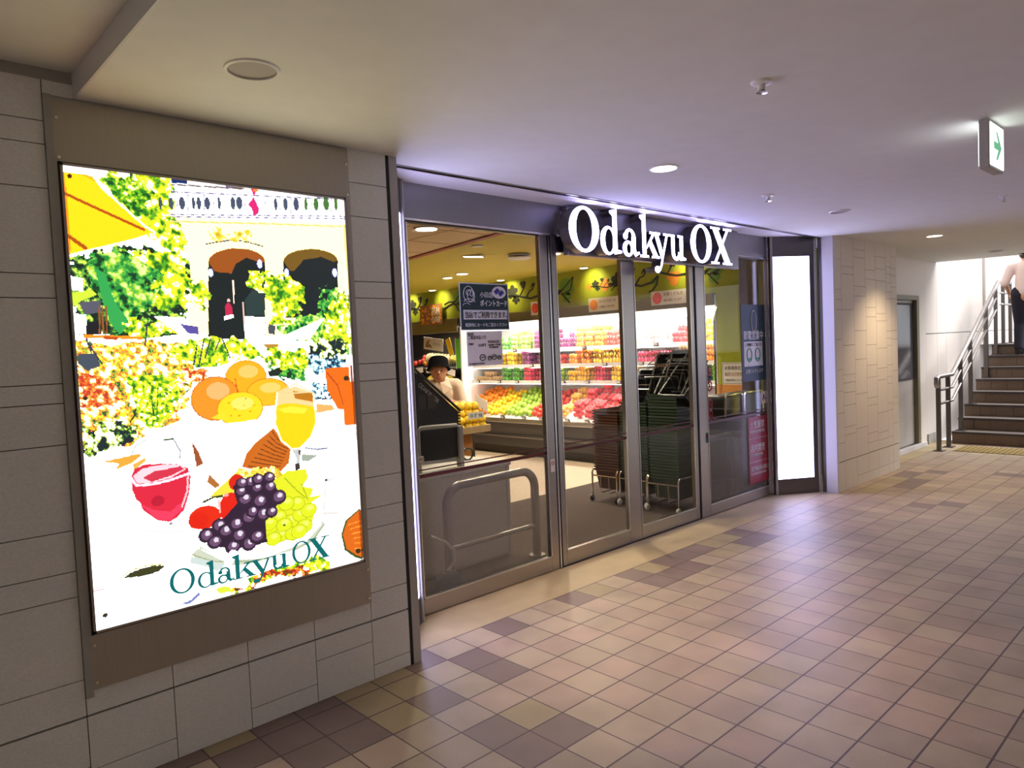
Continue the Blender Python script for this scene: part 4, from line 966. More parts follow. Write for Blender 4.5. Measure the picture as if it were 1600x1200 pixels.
mb = MB(); mb.box(5.33, .54, 2.115, 6.3, 9, 2.6); mb.box(5.33, .54, 0, 6.3, 1.40, 2.115); mb.box(6.12, 1.40, 0, 6.3, 9, 2.115); struct('wall_shop', mb, M['grnwall'])
mb = MB(); mb.box(-3, 8.9, 0, 6.3, 9, 2.8); mb.box(-3, .56, 0, -2.9, 9, 2.8); mb.box(-3, .50, 0, .36, .56, 2.8); mb.box(5.19, .40, 0, 5.33, .56, 2.57); struct('wall_back', mb, M['shopceil'])
mb = MB(); mb.box(5.14, .78, 0, 5.33, 1.0, 2.6); struct('wall_pillar', mb, M['steel_dk'])
mb = MB(); mb.box(.45, .60, .0, 4.7, 2.38, .008); tag(mb.build('entrance_mat', M['mat']), 'large brown ribbed entrance mat inside the sliding doors', 'mat')
# ================================================================ produce refrigerator
fr = thing('produce_refrigerator', (5.7, 3.7, 0), 'long open white-lit refrigerator of fruit packs along the shop wall', 'display refrigerator')
YA, YB = 1.42, 5.98
def part(name, m, f, parent=fr, smooth=False):
    q = MB(); f(q); return q.build(name, m, parent, smooth)
part('base', M['dkfridge'], lambda q: (q.box(5.33, YA, 0, 6.1, YB, .14), q.prism([(5.22, .14), (6.1, .14), (6.1, .50), (5.17, .50)], YA, YB)))
part('bumper_rail', M['steel_dk'], lambda q: (q.tube([(5.175, YA, .30), (5.175, YB, .30)], .022, 8), q.box(5.18, YA, .285, 5.24, YB, .315)))
part('lip', M['steel_lt'], lambda q: q.cham(5.14, YA, .50, 5.19, YB, .565, .006))
part('display_bed', M['fridgein'], lambda q: q.prism([(5.19, .50), (6.05, .50), (6.05, .98), (5.19, .55)], YA, YB))
part('lining', M['fridgein'], lambda q: (q.box(6.05, YA, .5, 6.1, YB, 2.1), q.box(5.30, YB, .5, 6.1, YB+.03, 1.97), q.box(5.33, YA-.015, .5, 6.1, YA, 2.1), q.box(5.42, YA, 2.0, 6.1, YB, 2.1)))
part('canopy', M['steel'], lambda q: q.cham(5.27, YA, 1.975, 5.42, YB, 2.12, .01))
part('lamp_strip', M['strip'], lambda q: q.prism([(5.31, 1.972), (5.42, 1.972), (5.42, 1.87), (5.36, 1.87)], YA, YB))
SH = [(1.09, 5.50), (1.33, 5.53), (1.565, 5.58)]
for z, x in SH:
    s = part('shelf', M['fridgein'], lambda q: q.box(x, YA, z-.025, 6.05, YB, z))
    q = MB(); q.box(x-.012, YA, z-.035, x, YB, z+.012); q.build('price_rail', M['white'], s)
    q = MB(); q.box(x+.02, YA, z-.045, x+.06, YB, z-.028); q.build('shelf_lamp', M['strip'], s)
part('end_post', M['chrome'], lambda q: q.tube([(5.26, YA-.03, .5), (5.26, YA-.03, 1.8), (5.36, YA-.03, 2.0)], .014, 8))
df = thing('banana_display', (5.7, 7.1, 0), 'charcoal display case of bananas at the far left end of the shop wall', 'display case')
part('base', M['dkfridge'], lambda q: q.box(5.2, 6.03, 0, 6.1, 8.7, .80), df)
part('back_panel', M['dkfridge'], lambda q: (q.box(5.95, 6.03, .8, 6.1, 8.7, 2.0), q.box(5.33, 8.6, .8, 6.0, 8.7, 2.0)), df)
part('canopy', M['steel'], lambda q: q.cham(5.27, 6.03, 1.90, 5.42, 8.7, 2.12, .01), df)
part('sloping_shelf', M['dkfridge'], lambda q: (q.prism([(5.42, 1.28), (5.42, 1.31), (5.95, 1.52), (5.95, 1.49)], 6.03, 8.6), q.prism([(5.25, .95), (5.25, .98), (5.95, 1.18), (5.95, 1.15)], 6.03, 8.6)), df)
# ---- loose fruit
def proto_ball(name, m, r, sx=1, sz=1, n=10, stem=False):
    q = MB(); q.ball((0, 0, 0), r, sx, 1, sz, n)
    return q.build(name, m, None, True, origin=(0, 0, 0))
def place(p, first, loc, rot=(0, 0, 0), group=None, label=None, cat=None, scale=None):
    o = p if first else copy_tree(p)
    o.location = loc; o.rotation_euler = rot
    if scale: o.scale = (scale,)*3
    tag(o, label, cat, group); return o
rf = random.Random(5)
def heap(name, m, y0, y1, r, rows, label, cat, group, sx=1.0, sz=1.0, front=5.235, lift=0):
    p = proto_ball(name, m, r, sx, sz); first = True; n = max(1, int((y1-y0)/(2*r*1.01))); dy = (y1-y0)/n
    for i in range(rows):
        for j in range(n):
            x = front+r+i*r*1.86+rf.uniform(-.004, .004); z = .55+(x-5.19)*.5+r*1.02+lift+.02*math.sin(j*1.7+i); y = y0+dy*(j+.5+(.25 if i % 2 else -.25)*(1 if n > 1 else 0))
            place(p, first, (x, min(max(y, y0+r*.6), y1-r*.6), z), (rf.uniform(-.6, .6), rf.uniform(-.6, .6), rf.uniform(0, 6)), group, label, cat); first = False
heap('orange', M['orange'], 5.42, 5.95, .040, 9, 'bright orange in the loose heap at the left end of the produce refrigerator', 'orange', 'oranges heaped in the refrigerator')
heap('lemon', M['yellow'], 4.98, 5.42, .040, 8, 'yellow citrus in the loose heap right of the oranges', 'citrus fruit', 'yellow citrus heaped in the refrigerator')
heap('pear', M['pear'], 4.42, 4.98, .044, 8, 'pale green pear in the heap between yellow citrus and red apples', 'pear', 'green pears heaped in the refrigerator', sz=1.15)
heap('apple', M['apple'], 3.98, 4.42, .042, 8, 'red apple in the heap right of the green pears', 'apple', 'red apples heaped in the refrigerator')
# ---- packed fruit
def punnet(m, kind='tray'):
    q = MB(); a, b, h = .062, .074, .066
    q.prism([(-a, 0), (a, 0), (a+.006, h), (-a-.006, h)], -b, b); q.box(-a-.01, -b-.004, h, a+.01, b+.004, h+.004)
    o = q.build('fruit_punnet', M['clear'], None, False, origin=(0, 0, 0)); ORG[o.name] = Vector((0, 0, 0))
    f = MB(); rr_ = random.Random(1)
    for i in range(2):
        for j in range(3): f.ball((-.031+i*.062, -.050+j*.050, .040+rr_.uniform(-.006, .008)), .030, 1, .86, 1.25, 8)
    f.build('fruit', m, o, True); return o
def packs(m, kind, y0, y1, x, z, deep, high, label, group, slope=0, dx=.145):
    p = punnet(m); first = True; n = max(1, int((y1-y0)/.170)); dy = (y1-y0)/n
    for i in range(deep):
        for j in range(n):
            hh = high if not callable(high) else high(i, j)
            if rf.random() < .12 and hh > 1: hh -= 1
            if rf.random() < .05 and i == 0: hh = 0 if not first else hh
            for k in range(hh):
                place(p, first, (x+.08+i*dx, y0+dy*(j+.5)+rf.uniform(-.01, .01), z+k*.071+slope*(x+.08+i*dx-5.19)+ (.02 if slope else .001)), (0, -math.atan(slope) if slope else 0, rf.uniform(-.08, .08)), group, label, 'fruit pack', scale=rf.uniform(.88, .99)); first = False
packs(M['mango'], 'p', 3.64, 3.95, 5.22, .55, 4, 2, 'clear pack of yellow fruit in the refrigerator bed just left of the red packs', 'yellow fruit packs in the refrigerator bed', .5)
packs(M['berry'], 'p', 2.45, 3.60, 5.22, .55, 4, lambda i, j: 2+(j+i) % 2, 'clear pack of bright red fruit in the refrigerator bed beside the basket stacks', 'red fruit packs in the refrigerator bed', .5)
packs(M['orange'], 'p', 1.50, 2.40, 5.22, .55, 3, 2, 'clear pack of orange fruit at the right end of the refrigerator bed', 'orange fruit packs in the refrigerator bed', .5)
shelfplan = [
 (0, [('mush', 'card', 5.35, 5.92, 1), ('green kiwi', 'leafy', 4.85, 5.35, 2), ('pink fruit', 'pink', 4.30, 4.82, 2), ('green leaf', 'pear', 3.98, 4.28, 2), ('yellow fruit', 'mango', 3.55, 3.95, 2), ('pink fruit', 'pink', 3.2, 3.52, 2), ('yellow-green fruit', 'yellow', 2.7, 3.18, 2), ('red fruit', 'berry', 2.1, 2.6, 1), ('green leaf', 'leafy', 1.5, 2.0, 2)]),
 (1, [('yellow fruit', 'yellow', 5.0, 5.5, 2), ('green leaf', 'leafy', 5.5, 5.9, 1), ('purple grape', 'grape', 4.3, 4.9, 2), ('red fruit', 'apple', 4.0, 4.28, 1), ('orange fruit', 'orange', 3.5, 3.95, 2), ('yellow fruit', 'mango', 2.95, 3.48, 3), ('pink fruit', 'pink', 2.2, 2.72, 1), ('brown box', 'card', 1.85, 2.18, 2), ('orange fruit', 'orange', 1.48, 1.8, 2)]),
 (2, [('green leaf', 'leafy', 5.2, 5.9, 2), ('yellow-green fruit', 'pear', 4.75, 5.18, 3), ('purple grape', 'grape', 4.2, 4.7, 3), ('dark grape', 'grape', 3.85, 4.15, 2), ('orange fruit', 'orange', 3.3, 3.82, 3), ('red fruit', 'apple', 2.9, 3.28, 2), ('silver pack', 'white', 2.3, 2.7, 3), ('red fruit', 'berry', 2.0, 2.28, 2), ('yellow fruit', 'yellow', 1.5, 1.95, 3)])]
lev = ['lowest', 'middle', 'top']
for li_, pl in shelfplan:
    for nm, mk, y0, y1, hi in pl:
        z, x = SH[li_]; pos = 'left end' if y0 > 4.7 else ('left half' if y0 > 3.9 else ('centre' if y0 > 2.9 else ('right half' if y0 > 2.1 else 'right end')))
        packs(M[mk], 'p', y0, y1, x, z, 2, (lambda i, j, hi=hi: min(3, hi+1)) if li_ < 2 else (lambda i, j, hi=hi: hi+(1 if (i+j) % 3 else 0)), 'clear %s pack on the %s refrigerator shelf, %s' % (nm, lev[li_], pos), '%s packs on the %s shelf, %s' % (nm, lev[li_], pos))
# ---- price tags
def pricetag():
    q = MB(); q.cham(-.012, -.035, 0, .012, .035, .045, .003); o = q.build('price_tag', M['dkfridge'], None, origin=(0, 0, 0)); ORG[o.name] = Vector((0, 0, 0))
    q = MB(); q.box(-.0145, -.029, .012, -.012, .029, .04); q.build('price_card', M['white'], o); return o
pt = pricetag(); first = True
for li_, ys in ((0, (5.8, 5.3, 4.9, 4.35, 3.95, 3.5, 2.95, 2.2, 1.7)), (1, (4.6, 4.2, 3.2, 2.6, 2.1, 1.75)), (2, (5.0, 3.6, 2.4))):
    for y in ys: place(pt, first, (SH[li_][1]-.026, y, SH[li_][0]-.03), (0, -.2, 0), 'price tags on the %s shelf edge' % lev[li_], 'small black price tag on the %s refrigerator shelf edge' % lev[li_], 'price tag'); first = False
for y in (5.35, 4.9, 4.45, 4.1, 3.6, 3.25): place(pt, False, (5.158, y, .562), (0, -.5, 0), 'price tags on the refrigerator lip', 'small black price tag on the bottom lip of the refrigerator', 'price tag')
# ---- cards above the canopy
def wallcard(name, y0, y1, z0, z1, m, label, cat, x=5.25, tilt=0, th=.004):
    t = thing(name, (x, (y0+y1)/2, z0), label, cat)
    q = MB(); q.box(x, y0, z0, x+th, y1, z1); q.build('sheet', m, t); t.rotation_euler = (tilt, 0, 0); return t
for n, (y0, y1, z0, z1, mk, s1, s2, lb) in enumerate(((3.24, 2.74, 2.02, 2.20, 'orange', 'カットフルーツ', 'ご用意しております', 'pink card with an orange fruit picture above the middle of the canopy'), (2.24, 1.74, 2.03, 2.20, 'apple', '新鮮くだもの', '毎日入荷しています', 'faded pink card with red fruit picture above the right of the canopy'), (4.32, 3.86, 2.05, 2.24, 'apple', '本日のおすすめ', 'お買得です', 'pink card with red fruit picture above the canopy, left of the middle card'))):
    t = wallcard('canopy_card', y1, y0, z0, z1, M['paper'], lb, 'card', 5.255)
    q = MB(); q.ball((5.252, y0-.09, (z0+z1)/2), .07, .04, 1, 1.0, 14); q.build('fruit_picture', M[mk], t, True)
    text(t, 'lettering', s1, .05, M['brownink'], 5.2535, (z0+z1)/2+.02, y0-.18, face='-X', width=.27); text(t, 'lettering', s2, .035, M['brownink'], 5.2535, (z0+z1)/2-.045, y0-.18, face='-X', width=.25)
t = wallcard('autumn_banner', 6.37, 6.98, 2.04, 2.38, M['brownink'], 'orange autumn banner with white Japanese writing above the bananas', 'banner')
q = MB(); rb = random.Random(2)
for k in range(60): q.ball((5.249, rb.uniform(6.40, 6.95), rb.uniform(2.07, 2.35)), rb.uniform(.012, .03), .05, 1, .8, 6)
q.build('leaf_print', M['orange'], t)
text(t, 'lettering', '初秋', .15, M['whiteink'], 5.245, 2.21, 6.66, face='-X', width=.24); text(t, 'lettering', 'の味覚', .12, M['whiteink'], 5.245, 2.08, 6.66, face='-X', width=.24)
t = wallcard('banana_card', 6.66, 7.20, 1.62, 1.83, M['paper'], 'cream card with a banana picture above the bananas', 'card', 5.45, .12)
q = MB(); q.tube([(5.447, 7.12, 1.67), (5.447, 7.08, 1.74), (5.447, 7.02, 1.79)], [.02, .03, .01], 8); q.tube([(5.447, 7.08, 1.67), (5.447, 7.02, 1.70), (5.447, 6.96, 1.66)], [.02, .026, .01], 8); q.build('banana_picture', M['brownink'], t)
text(t, 'lettering', 'バナナ', .07, M['ink'], 5.447, 1.70, 6.94, face='-X', width=.2)
wallcard('yellow_tall_card', 6.36, 6.48, 1.52, 1.82, M['yellow'], 'slim tilted yellow card right of the banana card', 'card', 5.45, -.35)
t = wallcard('green_field_poster', 5.99, 6.15, 1.31, 1.79, M['leafy'], 'narrow green plant poster at the left edge of the white refrigerator', 'poster', 5.32)
q = MB(); q.box(5.318, 5.985, 1.30, 5.326, 5.993, 1.80); q.box(5.318, 6.147, 1.30, 5.326, 6.155, 1.80); q.build('frame', M['white'], t)
for n, (y0, y1, z0, z1) in enumerate(((6.95, 7.25, 1.24, 1.33), (6.7, 6.86, 1.24, 1.33), (7.05, 7.4, 1.10, 1.20), (6.1, 6.3, 1.20, 1.30))):
    wallcard('price_card', y0, y1, z0, z1, M['paper'], ['white price card under the pale bananas, upper left', 'white price card under the pale bananas, upper right', 'white price card lowest of the banana display', 'white price card beside the person, by the green poster'][n], 'price card', 5.235, .1*(n-1))
# ---- bananas and odd fruit in the dark case
def bunch(m, nb=4):
    q = MB()
    for k in range(nb):
        a = (k-(nb-1)/2)*.24; pts = []; rs = []
        for i in range(7):
            t_ = i/6; ang = -1.0+2.0*t_; pts.append(Vector((-.02-.11*math.cos(ang)+.11*math.cos(1.0), .09*math.sin(ang)*1.25, .02*math.sin(ang))) + Vector((.0, 0, k*.028))); rs.append(.006+.017*math.sin(PI*min(1, max(0, t_*.94+.03))))
        q.tube([Matrix.Rotation(a, 3, 'Y') @ p for p in pts], rs, 7)
    return q
pb = bunch(M['palebanana']).build('banana_bunch', M['palebanana'], None, True, origin=(0, 0, 0)); first = True
for k in range(5): place(pb, first, (5.56+.02*(k % 2), 6.62+.14*k, 1.43+.01*k), (1.35, .5, .4), 'pale bananas in the dark case', 'pale bagged banana bunch on the upper shelf of the dark case', 'bananas'); first = False
pb = bunch(M['banana']).build('banana_bunch', M['banana'], None, True, origin=(0, 0, 0)); first = True
for k in range(4): place(pb, first, (5.52+.03*(k % 2), 6.14+.11*k, 1.40), (.2*k, .9, .3*k), 'yellow bananas in the dark case', 'bright yellow banana bunch beside the green poster', 'bananas'); first = False
for k in range(4): place(pb, False, (5.40+.03*(k % 2), 6.5+.16*k, 1.08), (.2*k, .9, .3*k), 'lower bananas in the dark case', 'yellow banana bunch on the lower shelf of the dark case', 'bananas')
def small(name, m, pts, r, label, cat, group):
    p = proto_ball(name, m, r); f_ = True
    for q_ in pts: place(p, f_, q_, (0, 0, 0), group, label, cat); f_ = False
small('tomato', M['apple'], [(5.55, 7.45, 1.42), (5.56, 7.36, 1.44), (5.66, 7.45, 1.5), (5.50, 7.52, 1.40)], .05, 'red fruit at the far left of the upper dark shelf', 'tomato', 'red fruit in the dark case')
small('orange', M['orange'], [(5.52, 7.27, 1.40), (5.60, 7.22, 1.44), (5.49, 7.20, 1.39), (5.58, 7.32, 1.44)], .035, 'small orange fruit beside the red fruit in the dark case', 'orange', 'orange fruit in the dark case')
small('lemon', M['yellow'], [(5.35, 7.42, 1.06), (5.37, 7.34, 1.06), (5.44, 7.40, 1.10), (5.36, 7.5, 1.06)], .042, 'yellow fruit at the far left of the lower dark shelf', 'lemon', 'yellow fruit in the dark case')
# ================================================================ painted vine on the green wall
def leafpts(cy, cz, s, a, lobes=5):
    out = []
    for i in range(36):
        t_ = 2*PI*i/36; r = s*(.55+.45*abs(math.cos(t_*lobes/2))**.7)
        out.append((cy+r*math.cos(t_+a), cz+r*math.sin(t_+a)*.9))
    return out
def vine(y, z, s=1.0, label='', flip=1, kind=0):
    t = thing('painted_vine', (5.328, y, z), label, 'wall painting'); x0, x1 = 5.3265, 5.3295
    P_ = lambda dy, dz: (y-flip*dy*s, z+dz*s)
    def tb(q, pts, r): q.tube([(5.3285, *P_(a, b)) for a, b in pts], r*s*1.5, 6)
    q = MB()
    if kind == 0:
        tb(q, [(-.25, 0), (-.1, .01), (.05, -.03), (.2, -.06), (.35, -.03), (.42, .03)], .009); tb(q, [(.0, -.02), (.06, .04), (.1, .1), (.08, .14)], .006); tb(q, [(.12, -.04), (.18, .03), (.24, .05), (.25, .09), (.22, .1), (.21, .07)], .006)
        tb(q, [(.42, .03), (.40, -.06), (.34, -.12), (.30, -.13)], .007)
    elif kind == 1:
        tb(q, [(-.2, .16), (-.24, .2), (-.22, .25), (-.17, .25), (-.15, .2), (-.19, .13), (-.1, .05), (0, .02), (.1, .0), (.3, .01)], .009); tb(q, [(-.02, .03), (.02, .09), (.05, .13)], .006)
    else: tb(q, [(-.2, -.06), (-.1, -.02), (0, 0)], .010); tb(q, [(-.2, .0), (-.1, .03), (.02, .02)], .008)
    q.build('stem', M['vine'], t)
    def lf(dy, dz, sz, m, a=0, lob=5):
        q = MB(); c = P_(dy, dz); q.prism([(a_, b_) for a_, b_ in leafpts(c[0], c[1], sz*s, a, lob)], x0, x1, axis='X'); q.build('leaf', M[m], t)
    if kind == 0:
        lf(-.12, .04, .10, 'vine', .3, 5); lf(-.06, -.05, .07, 'vine', 1, 5); lf(.07, .12, .055, 'vine', .5, 3); lf(.25, .10, .03, 'vine', .5, 3); lf(-.30, 0, .085, 'vineorange', .2, 4); lf(.37, -.02, .05, 'vinegreen', .2, 3)
    elif kind == 1: lf(.06, -.02, .10, 'vineorange', 2.6, 3); lf(.05, .14, .05, 'vine', .4, 5); lf(.28, .03, .05, 'vine', .4, 4)
    else:
        lf(.10, .06, .12, 'vinegreen', .8, 2); lf(.10, -.06, .07, 'vinegreen', -.6, 2); q = MB()
        for a_, b_ in (((0, 0), (.20, .16)), ((.02, -.01), (.14, -.13)), ((.20, .16), (.16, .02)), ((.16, .02), (.04, -.02))): tb(q, [a_, b_], .006)
        q.build('outline', M['vine'], t)
vine(4.62, 2.37, 1.2, 'dark painted vine right of the point card notice', 1, 0)
vine(3.80, 2.33, 1.2, 'green painted flower shape right of the first door stile', 1, 2)
vine(2.66, 2.36, 1.15, 'dark painted vine with orange leaf under the hanging letter y', 1, 0)
vine(2.02, 2.37, 1.1, 'curled painted vine with orange leaf left of the third door stile', 1, 1)
vine(3.1, 2.36, .6, 'small dark painted leaf beside the second door stile', 1, 0)
vine(1.52, 2.36, 1.1, 'green painted flower shape seen through the right glass', 1, 2)
vine(7.15, 2.36, 1.15, 'dark painted vine above the banana banner, left end', 1, 0)
vine(6.15, 2.36, 1.2, 'green painted flower shape left of the point card notice', 1, 2)
# ================================================================ lamps in the shop ceiling
def shoplamp(x, y, r, label, power, z=2.60, spot=2.3, m='downw'):
    t = thing('shop_downlight', (x, y, z-.012), label, 'ceiling light')
    q = MB(); q.lathe([(r, .012), (r+.018, .010), (r+.018, .0), (r, .0)], x, y, z-.012, 24); q.build('trim_ring', M['white'], t, True)
    q = MB(); q.lathe([(.0001, -.003), (r, -.003), (r, .008), (.0001, .008)], x, y, z-.012, 24); q.build('lamp_disc', M[m], t)
    if power: light('shop_downlight_lamp', 'SPOT', (x, y, z-.03), power, (1, .88, .66), (0, 0, 0), spot=spot, blend=.6, radius=.06)
shoplamp(1.56, 1.79, .085, 'large round shop downlight nearest the left window', 110, 2.60)
shoplamp(2.58, 2.34, .04, 'small unlit looking ring light beside the cornice', 0, m='white')
shoplamp(4.02, 4.33, .07, 'round shop downlight above the point card notice, right of a pair', 150)
shoplamp(4.15, 4.80, .06, 'round shop downlight above the point card notice, left of a pair', 150)
shoplamp(3.72, 2.38, .06, 'round shop downlight just left of the sign letter O', 260)
shoplamp(2.6, 1.05, .06, 'round shop downlight just inside the sliding doors', 90, z=2.60)
shoplamp(4.3, 1.2, .06, 'round shop downlight behind the right glass', 40)
shoplamp(3.9, 6.3, .06, 'round shop downlight far behind the left jamb', 140)
for i, y in enumerate((7.27, 6.43, 4.78, 3.18, 1.75)):
    shoplamp(5.12, y, .05, ['wall washer downlight at the far left of the green wall', 'wall washer downlight second from the left above the bananas', 'wall washer downlight right of the point card notice top', 'wall washer downlight under the letter d', 'wall washer downlight at the right end of the green wall'][i], 0)
    l_ = light('wall_washer_lamp', 'SPOT', (5.02, y, 2.57), 16, (1, .88, .45), spot=1.5, blend=1.0, radius=.02); l_.rotation_euler = Vector((.30, 0, -.17)).to_track_quat('-Z', 'Y').to_euler()
t = thing('tilted_spotlight', (3.0, 2.9, 2.59), 'tilted rectangular white spotlight in the gold ceiling', 'ceiling light'); q = MB(); q.obox(Matrix.Translation((3.0, 2.9, 2.592)) @ Matrix.Rotation(.3, 4, 'Z') @ Matrix.Rotation(.1, 4, 'X'), .10, .24, .02); q.build('housing', M['white'], t); q = MB(); q.obox(Matrix.Translation((3.0, 2.9, 2.580)) @ Matrix.Rotation(.3, 4, 'Z') @ Matrix.Rotation(.1, 4, 'X'), .08, .2, .008); q.build('lamp_face', M['downw'], t)
t = thing('air_diffuser', (3.42, 2.63, 2.53), 'round layered ceiling air diffuser in the gold ceiling', 'air vent')
for k, (r, z) in enumerate(((.13, 2.578), (.135, 2.545))): q = MB(); q.lathe([(.001, .0), (r*.8, 0), (r, .012), (r*.9, .018), (.001, .018)], 3.42, 2.63, z, 28); q.build('plate', M['white'], t, True)
q = MB(); q.lathe([(.05, 0), (.05, .05)], 3.42, 2.63, 2.55, 16); q.build('neck', M['terra'], t)
# ================================================================ citrus stand
cs = thing('citrus_stand', (2.48, 2.62, 0), 'small wooden stand with a tray of yellow citrus in front of the person', 'display stand')
q = MB(); q.cham(2.24, 2.42, .765, 2.72, 2.84, .785, .004); q.cham(2.24, 2.42, .785, 2.72, 2.435, .835, .003); q.cham(2.24, 2.825, .785, 2.72, 2.84, .835, .003); q.cham(2.24, 2.435, .785, 2.255, 2.825, .835, .003); q.cham(2.705, 2.435, .785, 2.72, 2.825, .835, .003); q.build('tray', M['wood'], cs)
q = MB(); q.cham(2.38, 2.50, .03, 2.54, 2.74, .765, .004); q.cham(2.30, 2.45, 0, 2.64, 2.80, .03, .004); q.build('post', M['woodo'], cs)
p = proto_ball('yuzu', M['yellow'], .046, 1, .88, 12); first = True
for k in range(4):
    n = (5, 5, 4, 4, 3)[k]; mrow = (4, 4, 3, 3, 2)[k]
    for i in range(n):
        for j in range(mrow):
            x = 2.48+(i-(n-1)/2)*.093+rf.uniform(-.003, .003); y = 2.63+(j-(mrow-1)/2)*.093+rf.uniform(-.003, .003); z = .785+.042+k*.066
            place(p, first, (x, y, z), (rf.uniform(-1, 1), rf.uniform(-1, 1), 0), 'yellow citrus on the wooden stand', 'yellow citrus piled on the small wooden stand', 'citrus fruit'); first = False
t = thing('citrus_price_card', (2.50, 2.41, .92), 'white price card on the yellow citrus pile', 'price card'); q = MB(); q.box(2.42, 2.405, .91, 2.62, 2.409, .975); q.build('sheet', M['white'], t); text(t, 'lettering', 'ゆず 98', .045, M['ink'], 2.44, .925, 2.404, width=.15)
t = thing('black_crate', (2.85, 2.95, .86), 'shallow black crate held at the person\'s hands', 'crate'); q = MB(); q.cham(2.70, 2.90, .885, 2.98, 3.06, .90, .004); q.box(2.70, 2.90, .90, 2.98, 2.908, .96); q.box(2.70, 3.052, .90, 2.98, 3.06, .96); q.box(2.70, 2.908, .90, 2.708, 3.052, .96); q.box(2.972, 2.908, .90, 2.98, 3.052, .96); q.build('body', M['blackp'], t)
t = thing('crate_stand', (2.84, 2.98, 0), 'dark stand hidden behind the citrus stand, carrying the black crate', 'stand'); q = MB(); q.cham(2.76, 2.92, 0, 2.92, 3.04, .885, .004); q.build('column', M['dkfridge'], t)
t = thing('orange_price_card', (5.13, 5.36, .70), 'tilted white price card standing in front of the oranges', 'price card'); q = MB(); q.obox(Matrix.Translation((5.14, 5.36, .77)) @ Matrix.Rotation(.35, 4, 'X') @ Matrix.Rotation(-.3, 4, 'Y'), .004, .30, .20); q.build('sheet', M['paper'], t); q = MB(); q.tube([(5.16, 5.36, .56), (5.145, 5.36, .70)], .006, 6); q.build('holder', M['steel_dk'], t)
# ================================================================ pale cabinet inside the left window
cb = thing('pale_cabinet', (1.24, 1.28, 0), 'pale grey cabinet with white top behind the left glass', 'cabinet')
q = MB(); q.cham(.80, 1.0, .03, 1.64, 1.58, .70, .006); q.box(.83, 1.03, 0, 1.61, 1.55, .03); q.build('body', M['cab'], cb)
q = MB(); q.cham(.79, .99, .70, 1.65, 1.59, .728, .006); q.build('worktop', M['cabtop'], cb)
q = MB(); q.box(1.60, .997, .04, 1.603, 1.0, .70); q.build('door_seam', M['steel_dk'], cb)
q = MB(); q.box(1.26, .996, .605, 1.38, 1.0, .622); q.build('name_plate', M['steel_dk'], cb)
sf = thing('framed_screen', (1.10, 1.15, .728), 'grey framed dark screen standing on the pale cabinet', 'screen')
q = MB(); q.tube([(.915, 1.15, .728), (.915, 1.15, 1.02), (.94, 1.15, 1.045), (1.26, 1.15, 1.035), (1.285, 1.15, 1.01), (1.285, 1.15, .728)], .016, 10); q.tube([(.915, 1.15, .80), (1.285, 1.15, .78)], .014, 10); q.build('frame', M['sidegrey'], sf, True)
q = MB(); q.cham(.93, 1.142, .80, 1.27, 1.158, 1.02, .003); q.build('panel', M['blackp'], sf)
q = MB(); q.cham(1.262, 1.12, .728, 1.305, 1.17, 1.03, .008); q.build('right_post', M['sidegrey'], sf)
q = MB(); q.tube([(1.50+.05*math.cos(2*PI*i/20), 1.32, .776+.046*math.sin(2*PI*i/20)) for i in range(20)], .008, 8, closed=True); tag(q.build('black_ring', M['blackp'], smooth=True), 'small black ring standing on the white cabinet top', 'ring')
# ---- steel guard rails
def guard(x0, x1, y, h, r, label, cross=.24, y1=None):
    y1 = y if y1 is None else y1
    t = thing('guard_rail', ((x0+x1)/2, (y+y1)/2, 0), label, 'guard rail'); R_ = .13; pts = [(x0, y, .0)]
    L = math.hypot(x1-x0, y1-y); ux, uy = (x1-x0)/L, (y1-y)/L
    for i in range(9): a = PI-PI/2*i/8; d = R_+R_*math.cos(a); pts.append((x0+ux*d, y+uy*d, h-R_+R_*math.sin(a)))
    for i in range(9): a = PI/2-PI/2*i/8; d = L-R_+R_*math.cos(a); pts.append((x0+ux*d, y+uy*d, h-R_+R_*math.sin(a)))
    pts.append((x1, y1, 0)); q = MB(); q.tube(pts, r, 14); q.build('hoop', M['steel'], t, True)
    q = MB(); q.tube([(x0, y, cross), (x1, y1, cross)], r*.55, 10); q.build('crossbar', M['steel'], t, True)
    for x_, y_ in ((x0, y), (x1, y1)): q = MB(); q.lathe([(.001, .012), (r*1.9, .01), (r*1.9, 0), (.001, 0)], x_, y_, 0.008, 20); q.build('floor_flange', M['steel'], t, True)
guard(.90, 1.74, .84, .665, .032, 'stainless steel tube hoop standing in front of the pale cabinet')
guard(3.72, 4.30, .64, .66, .03, 'stainless steel tube hoop right of the basket stacks')
t = thing('floor_brush', (.78, .72, .008), 'dark brush with a pale curved handle on the floor at the left window corner', 'brush')
q = MB(); q.ball((.80, .74, .075), .085, 1.2, .7, .8, 14); q.build('bristles', M['blackp'], t, True)
q = MB(); q.tube([(.80, .74, .13), (.86, .73, .19), (.86, .73, .26), (.78, .72, .34), (.66, .72, .40)], .011, 8); q.build('handle', M['wheel'], t, True)
t = thing('wall_bracket', (.70, .95, .008), 'chrome bracket stand at the far left inside the window', 'bracket')
q = MB(); q.tube([(.66, .95, .008), (.66, .95, .86)], .018, 10); q.build('pole', M['chrome'], t, True)
q = MB(); q.cham(.60, .90, .85, .78, .99, .89, .008); q.build('head', M['chrome'], t)
q = MB(); q.tube([(.62, .93, .89), (.60, .93, 1.0), (.56, .93, 1.06)], .014, 8); q.build('arm', M['white'], t, True)
